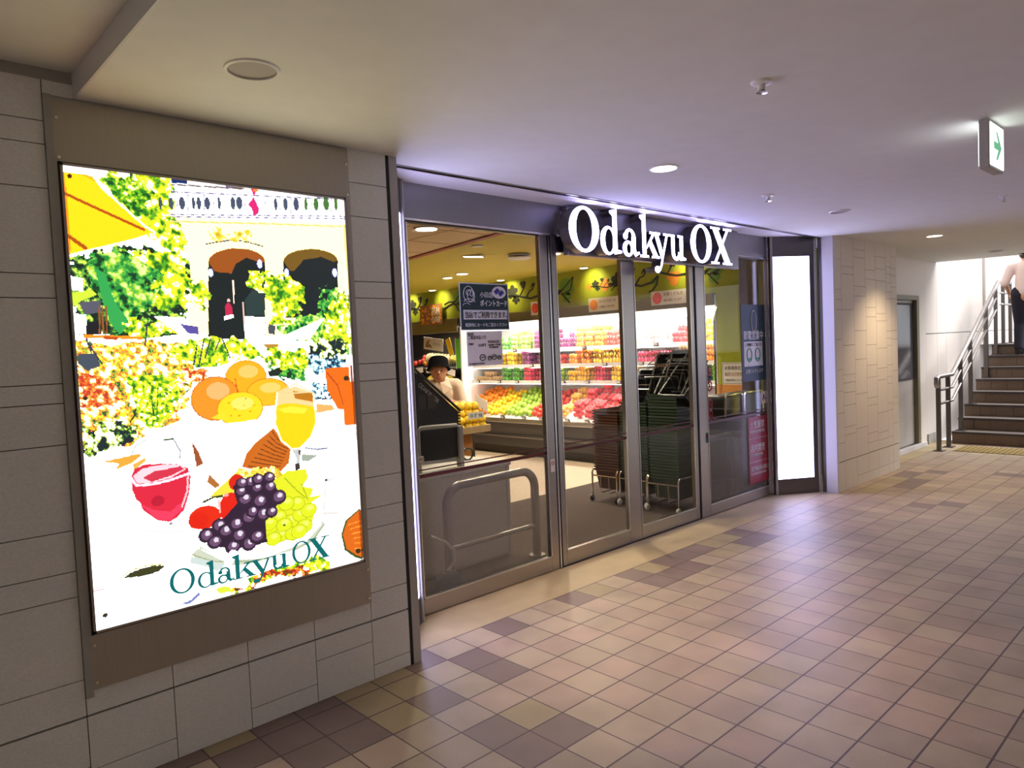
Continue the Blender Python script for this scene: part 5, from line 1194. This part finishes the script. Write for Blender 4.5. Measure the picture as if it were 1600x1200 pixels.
# ================================================================ shopping baskets
BW, BD, BH = .44, .30, .20
def basket(mk, handle=False, w=BW, d=BD, h=BH):
    m = M[mk]
    def rect(a, b, z): return [(-a, -b, z), (a, -b, z), (a, b, z), (-a, b, z)]
    q = MB(); t_ = .85; th = .006
    o = rect(w/2*t_, d/2*t_, 0)+rect(w/2, d/2, h); i = rect(w/2*t_-th, d/2*t_-th, th)+rect(w/2-th, d/2-th, h)
    q.add(o+i, [[3, 2, 1, 0], [0, 1, 5, 4], [1, 2, 6, 5], [2, 3, 7, 6], [3, 0, 4, 7], [8, 9, 10, 11], [9, 8, 12, 13], [10, 9, 13, 14], [11, 10, 14, 15], [8, 11, 15, 12], [4, 5, 13, 12], [5, 6, 14, 13], [6, 7, 15, 14], [7, 4, 12, 15]])
    b = q.build('shopping_basket', m, None, origin=(0, 0, 0)); ORG[b.name] = Vector((0, 0, 0))
    q = MB(); e = .009
    for x0, y0, x1, y1 in ((-w/2-e, -d/2-e, w/2+e, -d/2), (-w/2-e, d/2, w/2+e, d/2+e), (-w/2-e, -d/2, -w/2, d/2), (w/2, -d/2, w/2+e, d/2)): q.box(x0, y0, h-.016, x1, y1, h+.001)
    q.build('rim', {'bgreen': M['rgreen'], 'bbrown': M['rbrown']}.get(mk, m), b)
    if handle:
        for s_ in (-1, 1):
            q = MB(); x = s_*(w/2-.02); q.tube([(x, -d/2, h), (x*.8, -d/2+.0, h+.02), (x*.3, -d/2+.02, h+.12), (x*.3, d/2-.02, h+.12), (x*.8, d/2, h+.02), (x, d/2, h)], .004, 6); q.build('handle', M['handle'], b, True)
    return b
def stack(x, y, z0, n, m, label, group, pitch=.0285, rot=0):
    p = basket(m); first = True
    for k in range(n):
        place(p, first, (x, y, z0+k*pitch), (0, 0, rot), group, label, 'shopping basket'); first = False
    return z0+(n-1)*pitch+BH
zt1 = stack(3.70, .88, .13, 28, 'bgreen', 'dark green basket nested in the rightmost tall stack on a wheeled rack', 'green baskets in the right stack')
zt2 = stack(3.74, 1.25, .13, 25, 'bgreen', 'dark green basket nested in the middle stack on a wheeled rack', 'green baskets in the middle stack')
zt3 = stack(3.74, 1.60, .13, 22, 'bbrown', 'dark brown basket nested in the leftmost stack by the doors', 'brown baskets in the left stack')
zt4 = stack(1.38, 1.78, .02, 24, 'bblack', 'black basket nested in the stack behind the framed screen', 'black baskets in the stack behind the cabinet')
tb_ = basket('bblack', True)
def tilt(loc, rot, label, first=False, g=None, sc_=None):
    o = tb_ if first else copy_tree(tb_); o.location = loc; o.rotation_euler = rot
    if sc_: o.scale = sc_
    return tag(o, label, 'shopping basket', g)
tilt((3.83, .88, zt1+.005), (0, math.radians(-50), 0), 'black basket tipped up on the right green stack, its mouth towards the doors', True)
tilt((3.93, .86, zt1+.10), (0, math.radians(-58), .08), 'black basket tipped up behind another at the very top of the right stack')
tilt((3.76, .74, zt1+.0), (0, math.radians(-42), -.12), 'black basket tipped up lowest at the right side of the green stack')
tilt((3.88, 1.25, zt2+.005), (0, math.radians(-50), .05), 'black basket tipped up on the middle green stack')
tilt((3.96, 1.02, zt1+.06), (0, math.radians(-64), .0), 'black basket standing on end behind the tipped baskets, highest at the left', sc_=(1.1, 1.1, 1.1))
tilt((4.0, 1.30, zt2+.02), (0, math.radians(-62), .0), 'black basket standing on end behind the tipped basket of the middle stack')
# deep black basket leaning on the left stack, with white lettering
bb = thing('tall_black_basket_cover', (1.38, 1.60, .86), 'large black sloping basket with small pale lettering behind the left glass', 'shopping basket')
q = MB(); q.prism([(1.13, .88), (1.60, .88), (1.61, 1.09), (1.155, 1.475), (1.12, 1.45)], 1.55, 1.60)
q.prism([(1.13, .88), (1.60, .88), (1.61, 1.09), (1.155, 1.475), (1.12, 1.45)], 1.93, 1.98); q.prism([(1.60, .88), (1.56, .88), (1.57, 1.09), (1.61, 1.09)], 1.60, 1.93); q.prism([(1.12, .88), (1.16, .88), (1.16, 1.45), (1.12, 1.45)], 1.60, 1.93); q.build('body', M['bblack'], bb)
q = MB(); q.tube([(1.12, 1.545, 1.465), (1.155, 1.545, 1.49), (1.625, 1.545, 1.10)], .012, 8); q.build('rim', M['blackp'], bb, True)
text(bb, 'lettering', 'ODAKYU OX', .052, M['sidegrey'], 1.22, 1.325, 1.547, width=.235, roll=-math.radians(40))
q = MB(); q.box(1.22, 1.546, 1.14, 1.29, 1.549, 1.25); q.box(1.305, 1.546, 1.135, 1.375, 1.549, 1.245); q.build('grey_label', M['dkfridge'], bb)
q = MB()
for k in range(9): q.box(1.605, 1.545, .885+k*.024, 1.628, 1.985, .897+k*.024)
q.build('rib', M['blackp'], bb)
# wheeled racks under the stacks
def rack(x0, x1, y0, y1, label, zb=.30, wm='wheel'):
    t = thing('basket_rack', ((x0+x1)/2, (y0+y1)/2, .008), label, 'wheeled rack'); q = MB(); r = .009
    for y in (y0, y1): q.tube([(x0, y, .07), (x0, y, zb), (x0+.02, y, zb+.03), (x1-.02, y, zb+.03), (x1, y, zb), (x1, y, .07)], r, 8)
    q.tube([(x0, y0, zb-.03), (x0, y1, zb-.03)], r, 8); q.tube([(x1, y0, zb-.03), (x1, y1, zb-.03)], r, 8); q.build('frame', M['chrome'], t, True)
    q = MB()
    for k in (1, 2): y = y0+(y1-y0)*k/3; q.tube([(x0, y, zb-.03), (x0+.01, y, .10), (x1-.01, y, .10), (x1, y, zb-.03)], .005, 6)
    q.build('cradle_wire', M['chrome'], t, True)
    for x in (x0, x1):
        for y in (y0, y1):
            q = MB(); q.lathe([(.001, -.011), (.026, -.011), (.031, -.006), (.031, .006), (.026, .011), (.001, .011)], 0, 0, 0, 18); q.mul(Matrix.Translation((x-.012, y, .040)) @ Matrix.Rotation(PI/2, 4, 'X')); w = q.build('caster', M[wm], t, True)
            q = MB(); q.tube([(x, y, .095), (x, y, .068), (x-.012, y+.015, .04)], .006, 6); q.tube([(x, y, .068), (x-.012, y-.015, .04)], .006, 6); q.build('fork', M['chrome'], w)
rack(3.44, 3.95, .71, 1.05, 'chrome wheeled rack under the rightmost green basket stack')
rack(3.48, 3.98, 1.09, 1.41, 'chrome wheeled rack under the middle green basket stack')
rack(3.48, 3.98, 1.45, 1.76, 'chrome wheeled rack under the brown basket stack', wm='dwheel')
# ================================================================ counter behind the right glass
t = thing('service_counter', (4.72, .95, 0), 'dark grey counter with a wooden back behind the right glass', 'counter')
q = MB(); q.cham(4.30, .72, 0, 5.12, 1.10, .78, .006); q.build('body', M['steel_dk'], t); q = MB(); q.cham(4.29, .70, .78, 5.13, 1.12, .80, .004); q.build('worktop', M['steel_dk'], t)
for n, (x0, x1, m, lb) in enumerate(((4.33, 4.66, 'steel_dk', 'grey box with a rounded silver edge on the counter, left one'), (4.70, 5.08, 'blackp', 'black box with a pale frame on the counter, right one'))):
    t = thing('counter_box', ((x0+x1)/2, .85, .80), lb, 'box'); q = MB(); q.cham(x0, .74, .80, x1, 1.02, 1.02, .02); q.build('body', M[m], t, True)
    q = MB(); q.tube([(x0, .735, .81), (x0, .735, 1.01), (x0+.02, .735, 1.03), (x1-.02, .735, 1.03), (x1, .735, 1.01), (x1, .735, .81)], .010, 8); q.build('edge_frame', M['chrome'], t, True)
t = wallcard('white_notice', 1.03, 1.34, 1.07, 1.32, M['paper'], 'white notice with a black border on the green wall behind the right glass', 'notice', 5.315)
q = MB()
for a, b, c, d in ((1.04, 1.08, 1.33, 1.084), (1.04, 1.306, 1.33, 1.31), (1.04, 1.08, 1.044, 1.31), (1.326, 1.08, 1.33, 1.31)): q.box(5.313, a, b, 5.315, c, d)
q.build('border_line', M['ink'], t); text(t, 'lettering', 'お客様各位', .05, M['ink'], 5.313, 1.24, 1.31, face='-X', width=.2); text(t, 'lettering', '毎月15日特売', .05, M['brownink'], 5.313, 1.17, 1.31, face='-X', width=.22); text(t, 'lettering', 'ご来店お待ちしています', .03, M['ink'], 5.313, 1.11, 1.31, face='-X', width=.24)
mb = MB(); mb.box(5.31, 1.0, .80, 5.33, 1.40, 1.07); struct('trim_12', mb, M['woodo'])
# ================================================================ corridor ceiling fittings
def downlight(x, y, lit, label, r=.072, power=30, spot=1.9):
    t = thing('ceiling_downlight', (x, y, 2.535), label, 'ceiling light'); z = 2.55
    q = MB(); q.lathe([(r, -.001), (r, -.008), (r+.008, -.005), (r+.010, -.0005)], x, y, z, 32); q.build('trim_ring', M['white'], t, True)
    q = MB(); q.lathe([(r, -.0015), (r*.9, -.001), (.001, -.0008)], x, y, z, 32); q.build('reflector' if not lit else 'lamp_disc', M['down'] if lit else M['offlamp_shade'], t, True)
    if lit: light('downlight_lamp', 'SPOT', (x, y, z-.02), power, (1, .77, .47), spot=spot, blend=.8, radius=.06)
downlight(-.967, -.64, False, 'large unlit round recessed ceiling lamp above the advertising panel', .080)
downlight(1.393, -.646, True, 'lit round ceiling downlight in front of the shop sign', power=125, spot=1.35)
downlight(3.803, -.627, False, 'unlit round ceiling downlight right of the shop sign', .07)
downlight(6.236, -.585, True, 'lit round ceiling downlight above the far tiled wall', power=120)
for i_, x_ in enumerate((-3.4, -.97, 1.39, 3.8, 6.24)):  # added lamps out of view, fill light for the corridor
    downlight(x_, -4.6, True, 'added unseen fill downlight in the row behind the viewer, %s from the stairs' % ('fifth', 'fourth', 'third', 'second', 'first')[i_], power=(80 if x_ < 0 else 4), spot=2.6)
downlight(8.686, -.56, False, 'unlit round ceiling downlight just before the stairs', .08)
for i, (x, y, r, lb) in enumerate(((.591, -1.649, .028, 'small chrome sprinkler head high on the ceiling, nearest the camera'), (2.671, -.608, .028, 'small chrome sprinkler head on the ceiling above the letter X'), (4.33, -1.605, .02, 'tiny dark sprinkler head on the ceiling below the exit sign'))):
    t = thing('sprinkler_head', (x, y, 2.50), lb, 'sprinkler'); q = MB(); q.lathe([(.001, 0), (r*1.5, 0), (r*1.3, -.008), (r*.5, -.012), (r*.5, -.03), (.001, -.03)], x, y, 2.55, 18); q.build('escutcheon', M['white'], t, True)
    q = MB(); q.lathe([(.001, -.03), (r*.35, -.03), (r*.6, -.040), (r*.8, -.042), (.001, -.046)], x, y, 2.55, 14); q.build('deflector', M['chrome'], t, True)
ex = thing('exit_sign', (2.04, -2.06, 2.31), 'white emergency exit lamp box with a green arrow hanging from the ceiling', 'exit sign')
q = MB(); q.cham(1.925, -2.078, 2.325, 2.168, -2.035, 2.55, .004); q.build('housing', M['sidegrey'], ex)
q = MB(); q.box(1.935, -2.0815, 2.340, 2.165, -2.078, 2.535); q.build('lit_face', M['signwhite'], ex); q = MB(); q.box(1.935, -2.035, 2.34, 2.165, -2.0315, 2.535); q.build('lit_face', M['signwhite'], ex)
q = MB(); q.prism([(1.985, 2.455), (2.06, 2.455), (2.02, 2.505), (2.05, 2.505), (2.125, 2.437), (2.05, 2.372), (2.02, 2.372), (2.06, 2.42), (1.985, 2.42)], -2.083, -2.0815); q.build('arrow', M['signgreen'], ex)
text(ex, 'lettering', '入口', .03, M['signgreen'], 1.95, 2.37, -2.0822)
# ================================================================ door, notice board, stairs
dr = thing('door_3', (8.0, .39, 0), kind='structure')
q = MB(); q.cham(7.42, .385, .06, 8.60, .42, 2.0, .004); q.build('leaf', M['doorgrey'], dr)
q = MB(); q.box(8.60, .33, .06, 8.69, .42, 2.06); q.box(7.35, .33, 2.0, 8.6, .42, 2.06); q.box(7.35, .33, .06, 7.42, .42, 2.0); q.build('frame', M['olive'], dr)
q = MB(); q.box(7.5, .375, .94, 8.58, .385, 1.96); q.build('glazed_board', M['board'], dr)
q = MB()
for a, b, c, d in ((7.5, .94, 8.58, .965), (7.5, 1.935, 8.58, 1.96), (8.555, .94, 8.58, 1.96)): q.box(a, .37, b, c, .378, d)
q.build('board_frame', M['ink'], dr)
mb = MB(); mb.cham(6.9, .30, 0, 8.85, .352, .06, .006); tag(mb.build('baseboard_right', M['whitetrim']), kind='structure')
mb = MB(); mb.box(9.0, .33, 0, 9.30, .352, .14); tag(mb.build('baseboard_stair', M['greytrim']), kind='structure')
# stair
stt = thing('stair_1', (10.3, -1.5, 0), kind='structure')
rise, run = .165, .3; q = MB(); q2 = MB(); q3 = MB(); yE = .12; yW = -5.5
for k in range(8):
    x = 9.27+run*k; z = rise*(k+1)
    for j in range(28):
        ya = yE-.2*j; q.box(x, ya-.196, z-rise+.003, x+.02, ya, z-.028)
    q.box(x+.006, yW, 0.002, x+run+.02, yE-.002, z-.01)
    q2.box(x+.03, yW, z-.01, x+run, yE, z); q3.cham(x-.02, yW, z-.028, x+.035, yE, z+.002, .004)
    q.box(x+.02, yE-.03, z-rise, x+run+.02, yE, z-.005)
q.box(11.67, yW, 1.2, 15, yE, 1.31); q2.box(11.67, yW, 1.31, 15, .35, 1.32)
q.build('riser', M['stair'], stt); q2.build('tread', M['tread'], stt); q3.build('nosing', M['nose'], stt)
q = MB(); q.cham(8.50, -5.0, .001, 9.0, -.10, .008, .002)
for i in range(9):
    for j in range(44): q.lathe([(.018, 0), (.012, .006), (.001, .006)], 8.53+i*.056, -.15-j*.056, .007, 8)
tag(q.build('tactile_paving', M['yellowpave']), 'yellow studded tactile paving strip in front of the stairs', 'tactile paving')
# handrail
hr = thing('stair_handrail', (10, .03, 0), 'stainless steel three-bar handrail with posts on the left side of the stairs', 'handrail')
def zs_(x): return max(0, (x-9.0))*.55
yh = .04
def rail(h, r, x0=8.43, kn=9.02, curl=False):
    q = MB(); pts = [(x0, yh, h)]
    if curl: pts = [(x0-.03, yh, h-.13), (x0-.07, yh, h-.09), (x0-.06, yh, h-.02), (x0, yh, h)]
    pts += [(kn, yh, h), (11.45, yh, h+(11.45-9.02)*.55), (12.2, yh, h+(11.45-9.02)*.55)]; q.tube(pts, r, 12); q.build('rail', M['steel'], hr, True)
rail(.975, .030, curl=True); rail(.80, .020); rail(.62, .020)
for x in (8.45, 8.86, 9.42, 9.9, 10.75, 11.3, 11.75, 12.2):
    zb = 0 if x < 9.27 else min(1.32, rise*(int((x-9.27)/run)+1)); zt = .975+min(zs_(x), 1.335)
    q = MB(); q.cham(x-.024, yh-.02, zb, x+.024, yh+.03, zt, .004); po = q.build('post', M['steel_dk'], hr)
    q = MB(); q.cham(x-.07, yh-.06, zb, x+.07, yh+.06, zb+.012, .003); q.build('base_plate', M['steel_dk'], po)
# ================================================================ people
def body(q, name, m, parent, vox=.011, smooth=6):
    me = bpy.data.meshes.new(name); me.from_pydata(q.v, [], q.f); o = bpy.data.objects.new('tmp', me); col.objects.link(o)
    r = o.modifiers.new('r', 'REMESH'); r.mode = 'VOXEL'; r.voxel_size = vox; s_ = o.modifiers.new('s', 'SMOOTH'); s_.iterations = smooth; s_.factor = .5
    dg = bpy.context.evaluated_depsgraph_get(); dg.update(); m2 = bpy.data.meshes.new_from_object(o.evaluated_get(dg)); bpy.data.objects.remove(o)
    m2.name = name; m2.transform(Matrix.Translation(-ORG[parent.name])) if parent else None
    m2.materials.clear(); m2.materials.append(m); m2.polygons.foreach_set('use_smooth', [True]*len(m2.polygons))
    b = bpy.data.objects.new(name, m2); col.objects.link(b)
    if parent: b.parent = parent; ORG[b.name] = ORG[parent.name]
    return b
def limb(q, pts, rs, n=12):
    q.tube(pts, rs, n)
    for p_, r_ in zip(pts, rs): q.ball(p_, r_*1.0, 1, 1, 1, 12)
def hand(q, wrist, d, palm_n, curl=.5, s=1.0):   # palm, four fingers of unequal length, thumb from the side
    d = Vector(d).normalized(); n_ = Vector(palm_n).normalized(); side = d.cross(n_).normalized(); w = Vector(wrist)
    for k in range(4):
        o_ = side*(.026-.0175*k)*s; q.tube([w+o_*.5, w+d*.045*s+o_, w+d*.085*s+o_*1.05], [.014*s, .013*s, .011*s], 8)
        L = (.070, .080, .076, .060)[k]*s; b_ = w+d*.085*s+o_*1.05; c1 = d*math.cos(curl*.6)+n_*math.sin(curl*.6); c2 = d*math.cos(curl*1.6)+n_*math.sin(curl*1.6)
        q.tube([b_, b_+c1*L*.45, b_+c1*L*.45+c2*L*.35, b_+c1*L*.4+c2*L*.6], [.0095*s, .009*s, .008*s, .0065*s], 8)
    b_ = w+side*.022*s+d*.02*s; q.tube([b_, b_+(side*.6+d*.5+n_*.4)*.04*s, b_+(side*.6+d*.9+n_*.8)*.065*s], [.013*s, .011*s, .008*s], 8)
pr = thing('person', (2.97, 3.52, 0), 'person in cream shirt and black hat bending over the fruit, arranging it by hand', 'person')
F = Vector((-.62, -.78, 0)).normalized(); Rt = Vector((F.y, -F.x, 0)) * -1   # Rt = towards the right of the picture
B0 = Vector((2.97, 3.52, 0))
def W(f_, r_, z): return B0+F*f_+Rt*r_+Vector((0, 0, z))
if True:
    hd = W(.20, -.02, 1.375)
    q = MB(); q.ball(hd, .098, .88, .98, 1.15, 20); q.ball(hd+F*.035+Vector((0, 0, -.06)), .062, .95, .95, .9, 14)
    q.tube([hd+F*.085+Vector((0, 0, .01)), hd+F*.118+Vector((0, 0, -.035))], [.012, .018], 8)
    for s_ in (-1, 1): q.ball(hd+Rt*s_*.088, .026, .5, .5, 1.2, 10)
    limb(q, [hd+Vector((0, 0, -.05))-F*.03, W(.08, 0, 1.24)], [.052, .058])
    limb(q, [W(.04, 0, 1.20), W(.0, 0, .98), W(-.03, 0, .86)], [.115, .11, .12])
    for s_ in (-1, 1):
        limb(q, [W(.05, s_*.15, 1.20), W(.06, s_*.22, .98)], [.05, .042]); limb(q, [W(.06, s_*.22, .98), W(.22, s_*.17, 1.0), W(.34, s_*.10, 1.04)], [.040, .034, .024])
        hand(q, W(.34, s_*.10, 1.04), F*.9-Rt*s_*.35+Vector((0, 0, -.15)), Vector((0, 0, -1)), .9)
        limb(q, [W(-.03, s_*.09, .86), W(.0, s_*.10, .46), W(-.03, s_*.10, .09)], [.095, .062, .042]); q.tube([W(-.05, s_*.10, .045), W(.14, s_*.11, .035)], [.04, .035], 10)
    bd = body(q, 'body', M['skin'], pr, .009, 4)
    q = MB(); limb(q, [W(.05, 0, 1.225), W(.045, 0, 1.15), W(.0, 0, .98), W(-.03, 0, .84)], [.105, .140, .145, .150], 18); limb(q, [W(.045, -.16, 1.205), W(.045, .16, 1.205)], [.075, .075], 14)
    for s_ in (-1, 1): limb(q, [W(.045, s_*.17, 1.20), W(.06, s_*.225, .98), W(.14, s_*.20, .955)], [.072, .062, .056], 14)
    body(q, 'shirt', M['shirt'], pr, .012, 5)
    q = MB()
    for s_ in (-1, 1): q.add([hd+F*.10+Vector((0, 0, -.13))+Rt*s_*.01, hd+F*.02+Rt*s_*.10+Vector((0, 0, -.115)), hd+F*.10+Rt*s_*.14+Vector((0, 0, -.20)), hd+F*.145+Rt*s_*.04+Vector((0, 0, -.26))], [[0, 1, 2, 3]]); 
    cm = q.build('collar', M['shirt'], pr); cm.modifiers.new('t', 'SOLIDIFY').thickness = .006
    q = MB()
    for s_ in (-1, 1): limb(q, [W(-.03, s_*.08, .86), W(.0, s_*.10, .46), W(-.03, s_*.10, .10)], [.115, .085, .065])
    body(q, 'trousers', M['trouser'], pr, .014, 4)
    q = MB(); c_ = hd+Vector((0, 0, .045))-F*.005; q.lathe([(.118, .0), (.112, .03), (.108, .08), (.085, .105), (.001, .112)], 0, 0, 0, 24); q.lathe([(.11, .008), (.134, -.030), (.137, -.033), (.11, .0)], 0, 0, 0, 24)
    q.mul(Matrix.Translation(c_) @ Matrix.Rotation(.32, 4, Rt) if False else Matrix.Translation(c_) @ Matrix.Rotation(-.30, 4, Rt)); q.build('hat', M['hat'], pr, True)
    q = MB()
    for s_ in (-1, 1): q.ball(hd+F*.088+Rt*s_*.034+Vector((0, 0, -.005)), .011, 1, 1, .45, 8)
    q.build('eye', M['eye'], pr, True)
    q = MB(); q.tube([hd+F*.092-Rt*.022+Vector((0, 0, -.075)), hd+F*.100+Vector((0, 0, -.078)), hd+F*.092+Rt*.022+Vector((0, 0, -.075))], [.004, .007, .004], 6); q.build('mouth', M['lip'], pr, True)
    q = MB(); q.ball(hd-F*.02+Vector((0, 0, -.01)), .103, .9, .9, 1.0, 16); q.v = [tuple(v) for v in q.v]
    q2_ = MB(); keep = [i for i, f_ in enumerate(q.f) if all((Vector(q.v[j])-hd).dot(F) < .02 for j in f_)]; q2_.v = q.v; q2_.f = [q.f[i] for i in keep]; q2_.m = [0]*len(keep); q2_.build('hair', M['hair'], pr, True)
# person climbing at the top of the stairs
B0 = Vector((11.30, -.36, 1.155)); F = Vector((1, 0, 0)); Rt = Vector((0, -1, 0))
pe = thing('person', tuple(B0), 'person in pale pink shirt and dark trousers climbing the stairs, near their top', 'person')
q = MB(); q.ball(W(.03, 0, 1.52), .098, .98, .85, 1.15, 16); q.tube([W(.12, 0, 1.53), W(.145, 0, 1.50)], [.012, .016], 8)
for s_ in (-1, 1): q.ball(W(.02, s_*.085, 1.52), .025, 1, .5, 1.2, 8)
limb(q, [W(0, 0, 1.46), W(-.01, 0, 1.36)], [.05, .056]); limb(q, [W(0, 0, 1.30), W(0, 0, 1.1), W(-.02, 0, .92)], [.12, .11, .125])
for s_ in (-1, 1):
    limb(q, [W(0, s_*.18, 1.34), W(-.05, s_*.26, 1.10), W(.12, s_*.25, .96)], [.052, .042, .026]); hand(q, W(.12, s_*.25, .96), (.8, 0, -.5), (0, s_, -.3), .6)
for s_, fx, zz in ((-1, .05, 0), (1, .30, .165)): limb(q, [W(-.02, s_*.09, .90), W(fx*.8+.06, s_*.10, .48+zz*.8), W(fx-.06, s_*.10, .09+zz)], [.10, .065, .043])
body(q, 'body', M['skin'], pe, .011, 4)
q = MB(); limb(q, [W(0, 0, 1.32), W(0, 0, 1.15), W(-.01, 0, .98)], [.13, .145, .15], 16); limb(q, [W(0, -.17, 1.34), W(0, .17, 1.34)], [.07, .07])
for s_ in (-1, 1): limb(q, [W(0, s_*.19, 1.34), W(-.05, s_*.27, 1.11)], [.07, .062])
body(q, 'shirt', M['pinkshirt'], pe, .014, 5)
q = MB()
for s_, fx, zz in ((-1, .05, 0), (1, .30, .165)): limb(q, [W(-.02, s_*.08, .94), W(fx*.8+.06, s_*.10, .48+zz*.8), W(fx-.06, s_*.10, .11+zz)], [.125, .09, .068])
body(q, 'trousers', M['trouser'], pe, .014, 4)
for s_, fx, zz in ((-1, .05, 0), (1, .30, .165)): q = MB(); q.tube([W(fx-.13, s_*.10, .045+zz), W(fx-.02, s_*.10, .05+zz), W(fx+.12, s_*.10, .03+zz)], [.042, .044, .030], 12); q.build('shoe', M['shoe'], pe, True)
q = MB(); q.ball(W(.0, 0, 1.56), .107, 1.0, .9, 1.05, 16); q.build('hair', M['hair'], pe, True)
q = MB(); q.ball(W(.122, -.032, 1.53), .010, 1, 1, .5, 8); q.ball(W(.122, .032, 1.53), .010, 1, 1, .5, 8); q.build('eye', M['eye'], pe, True)
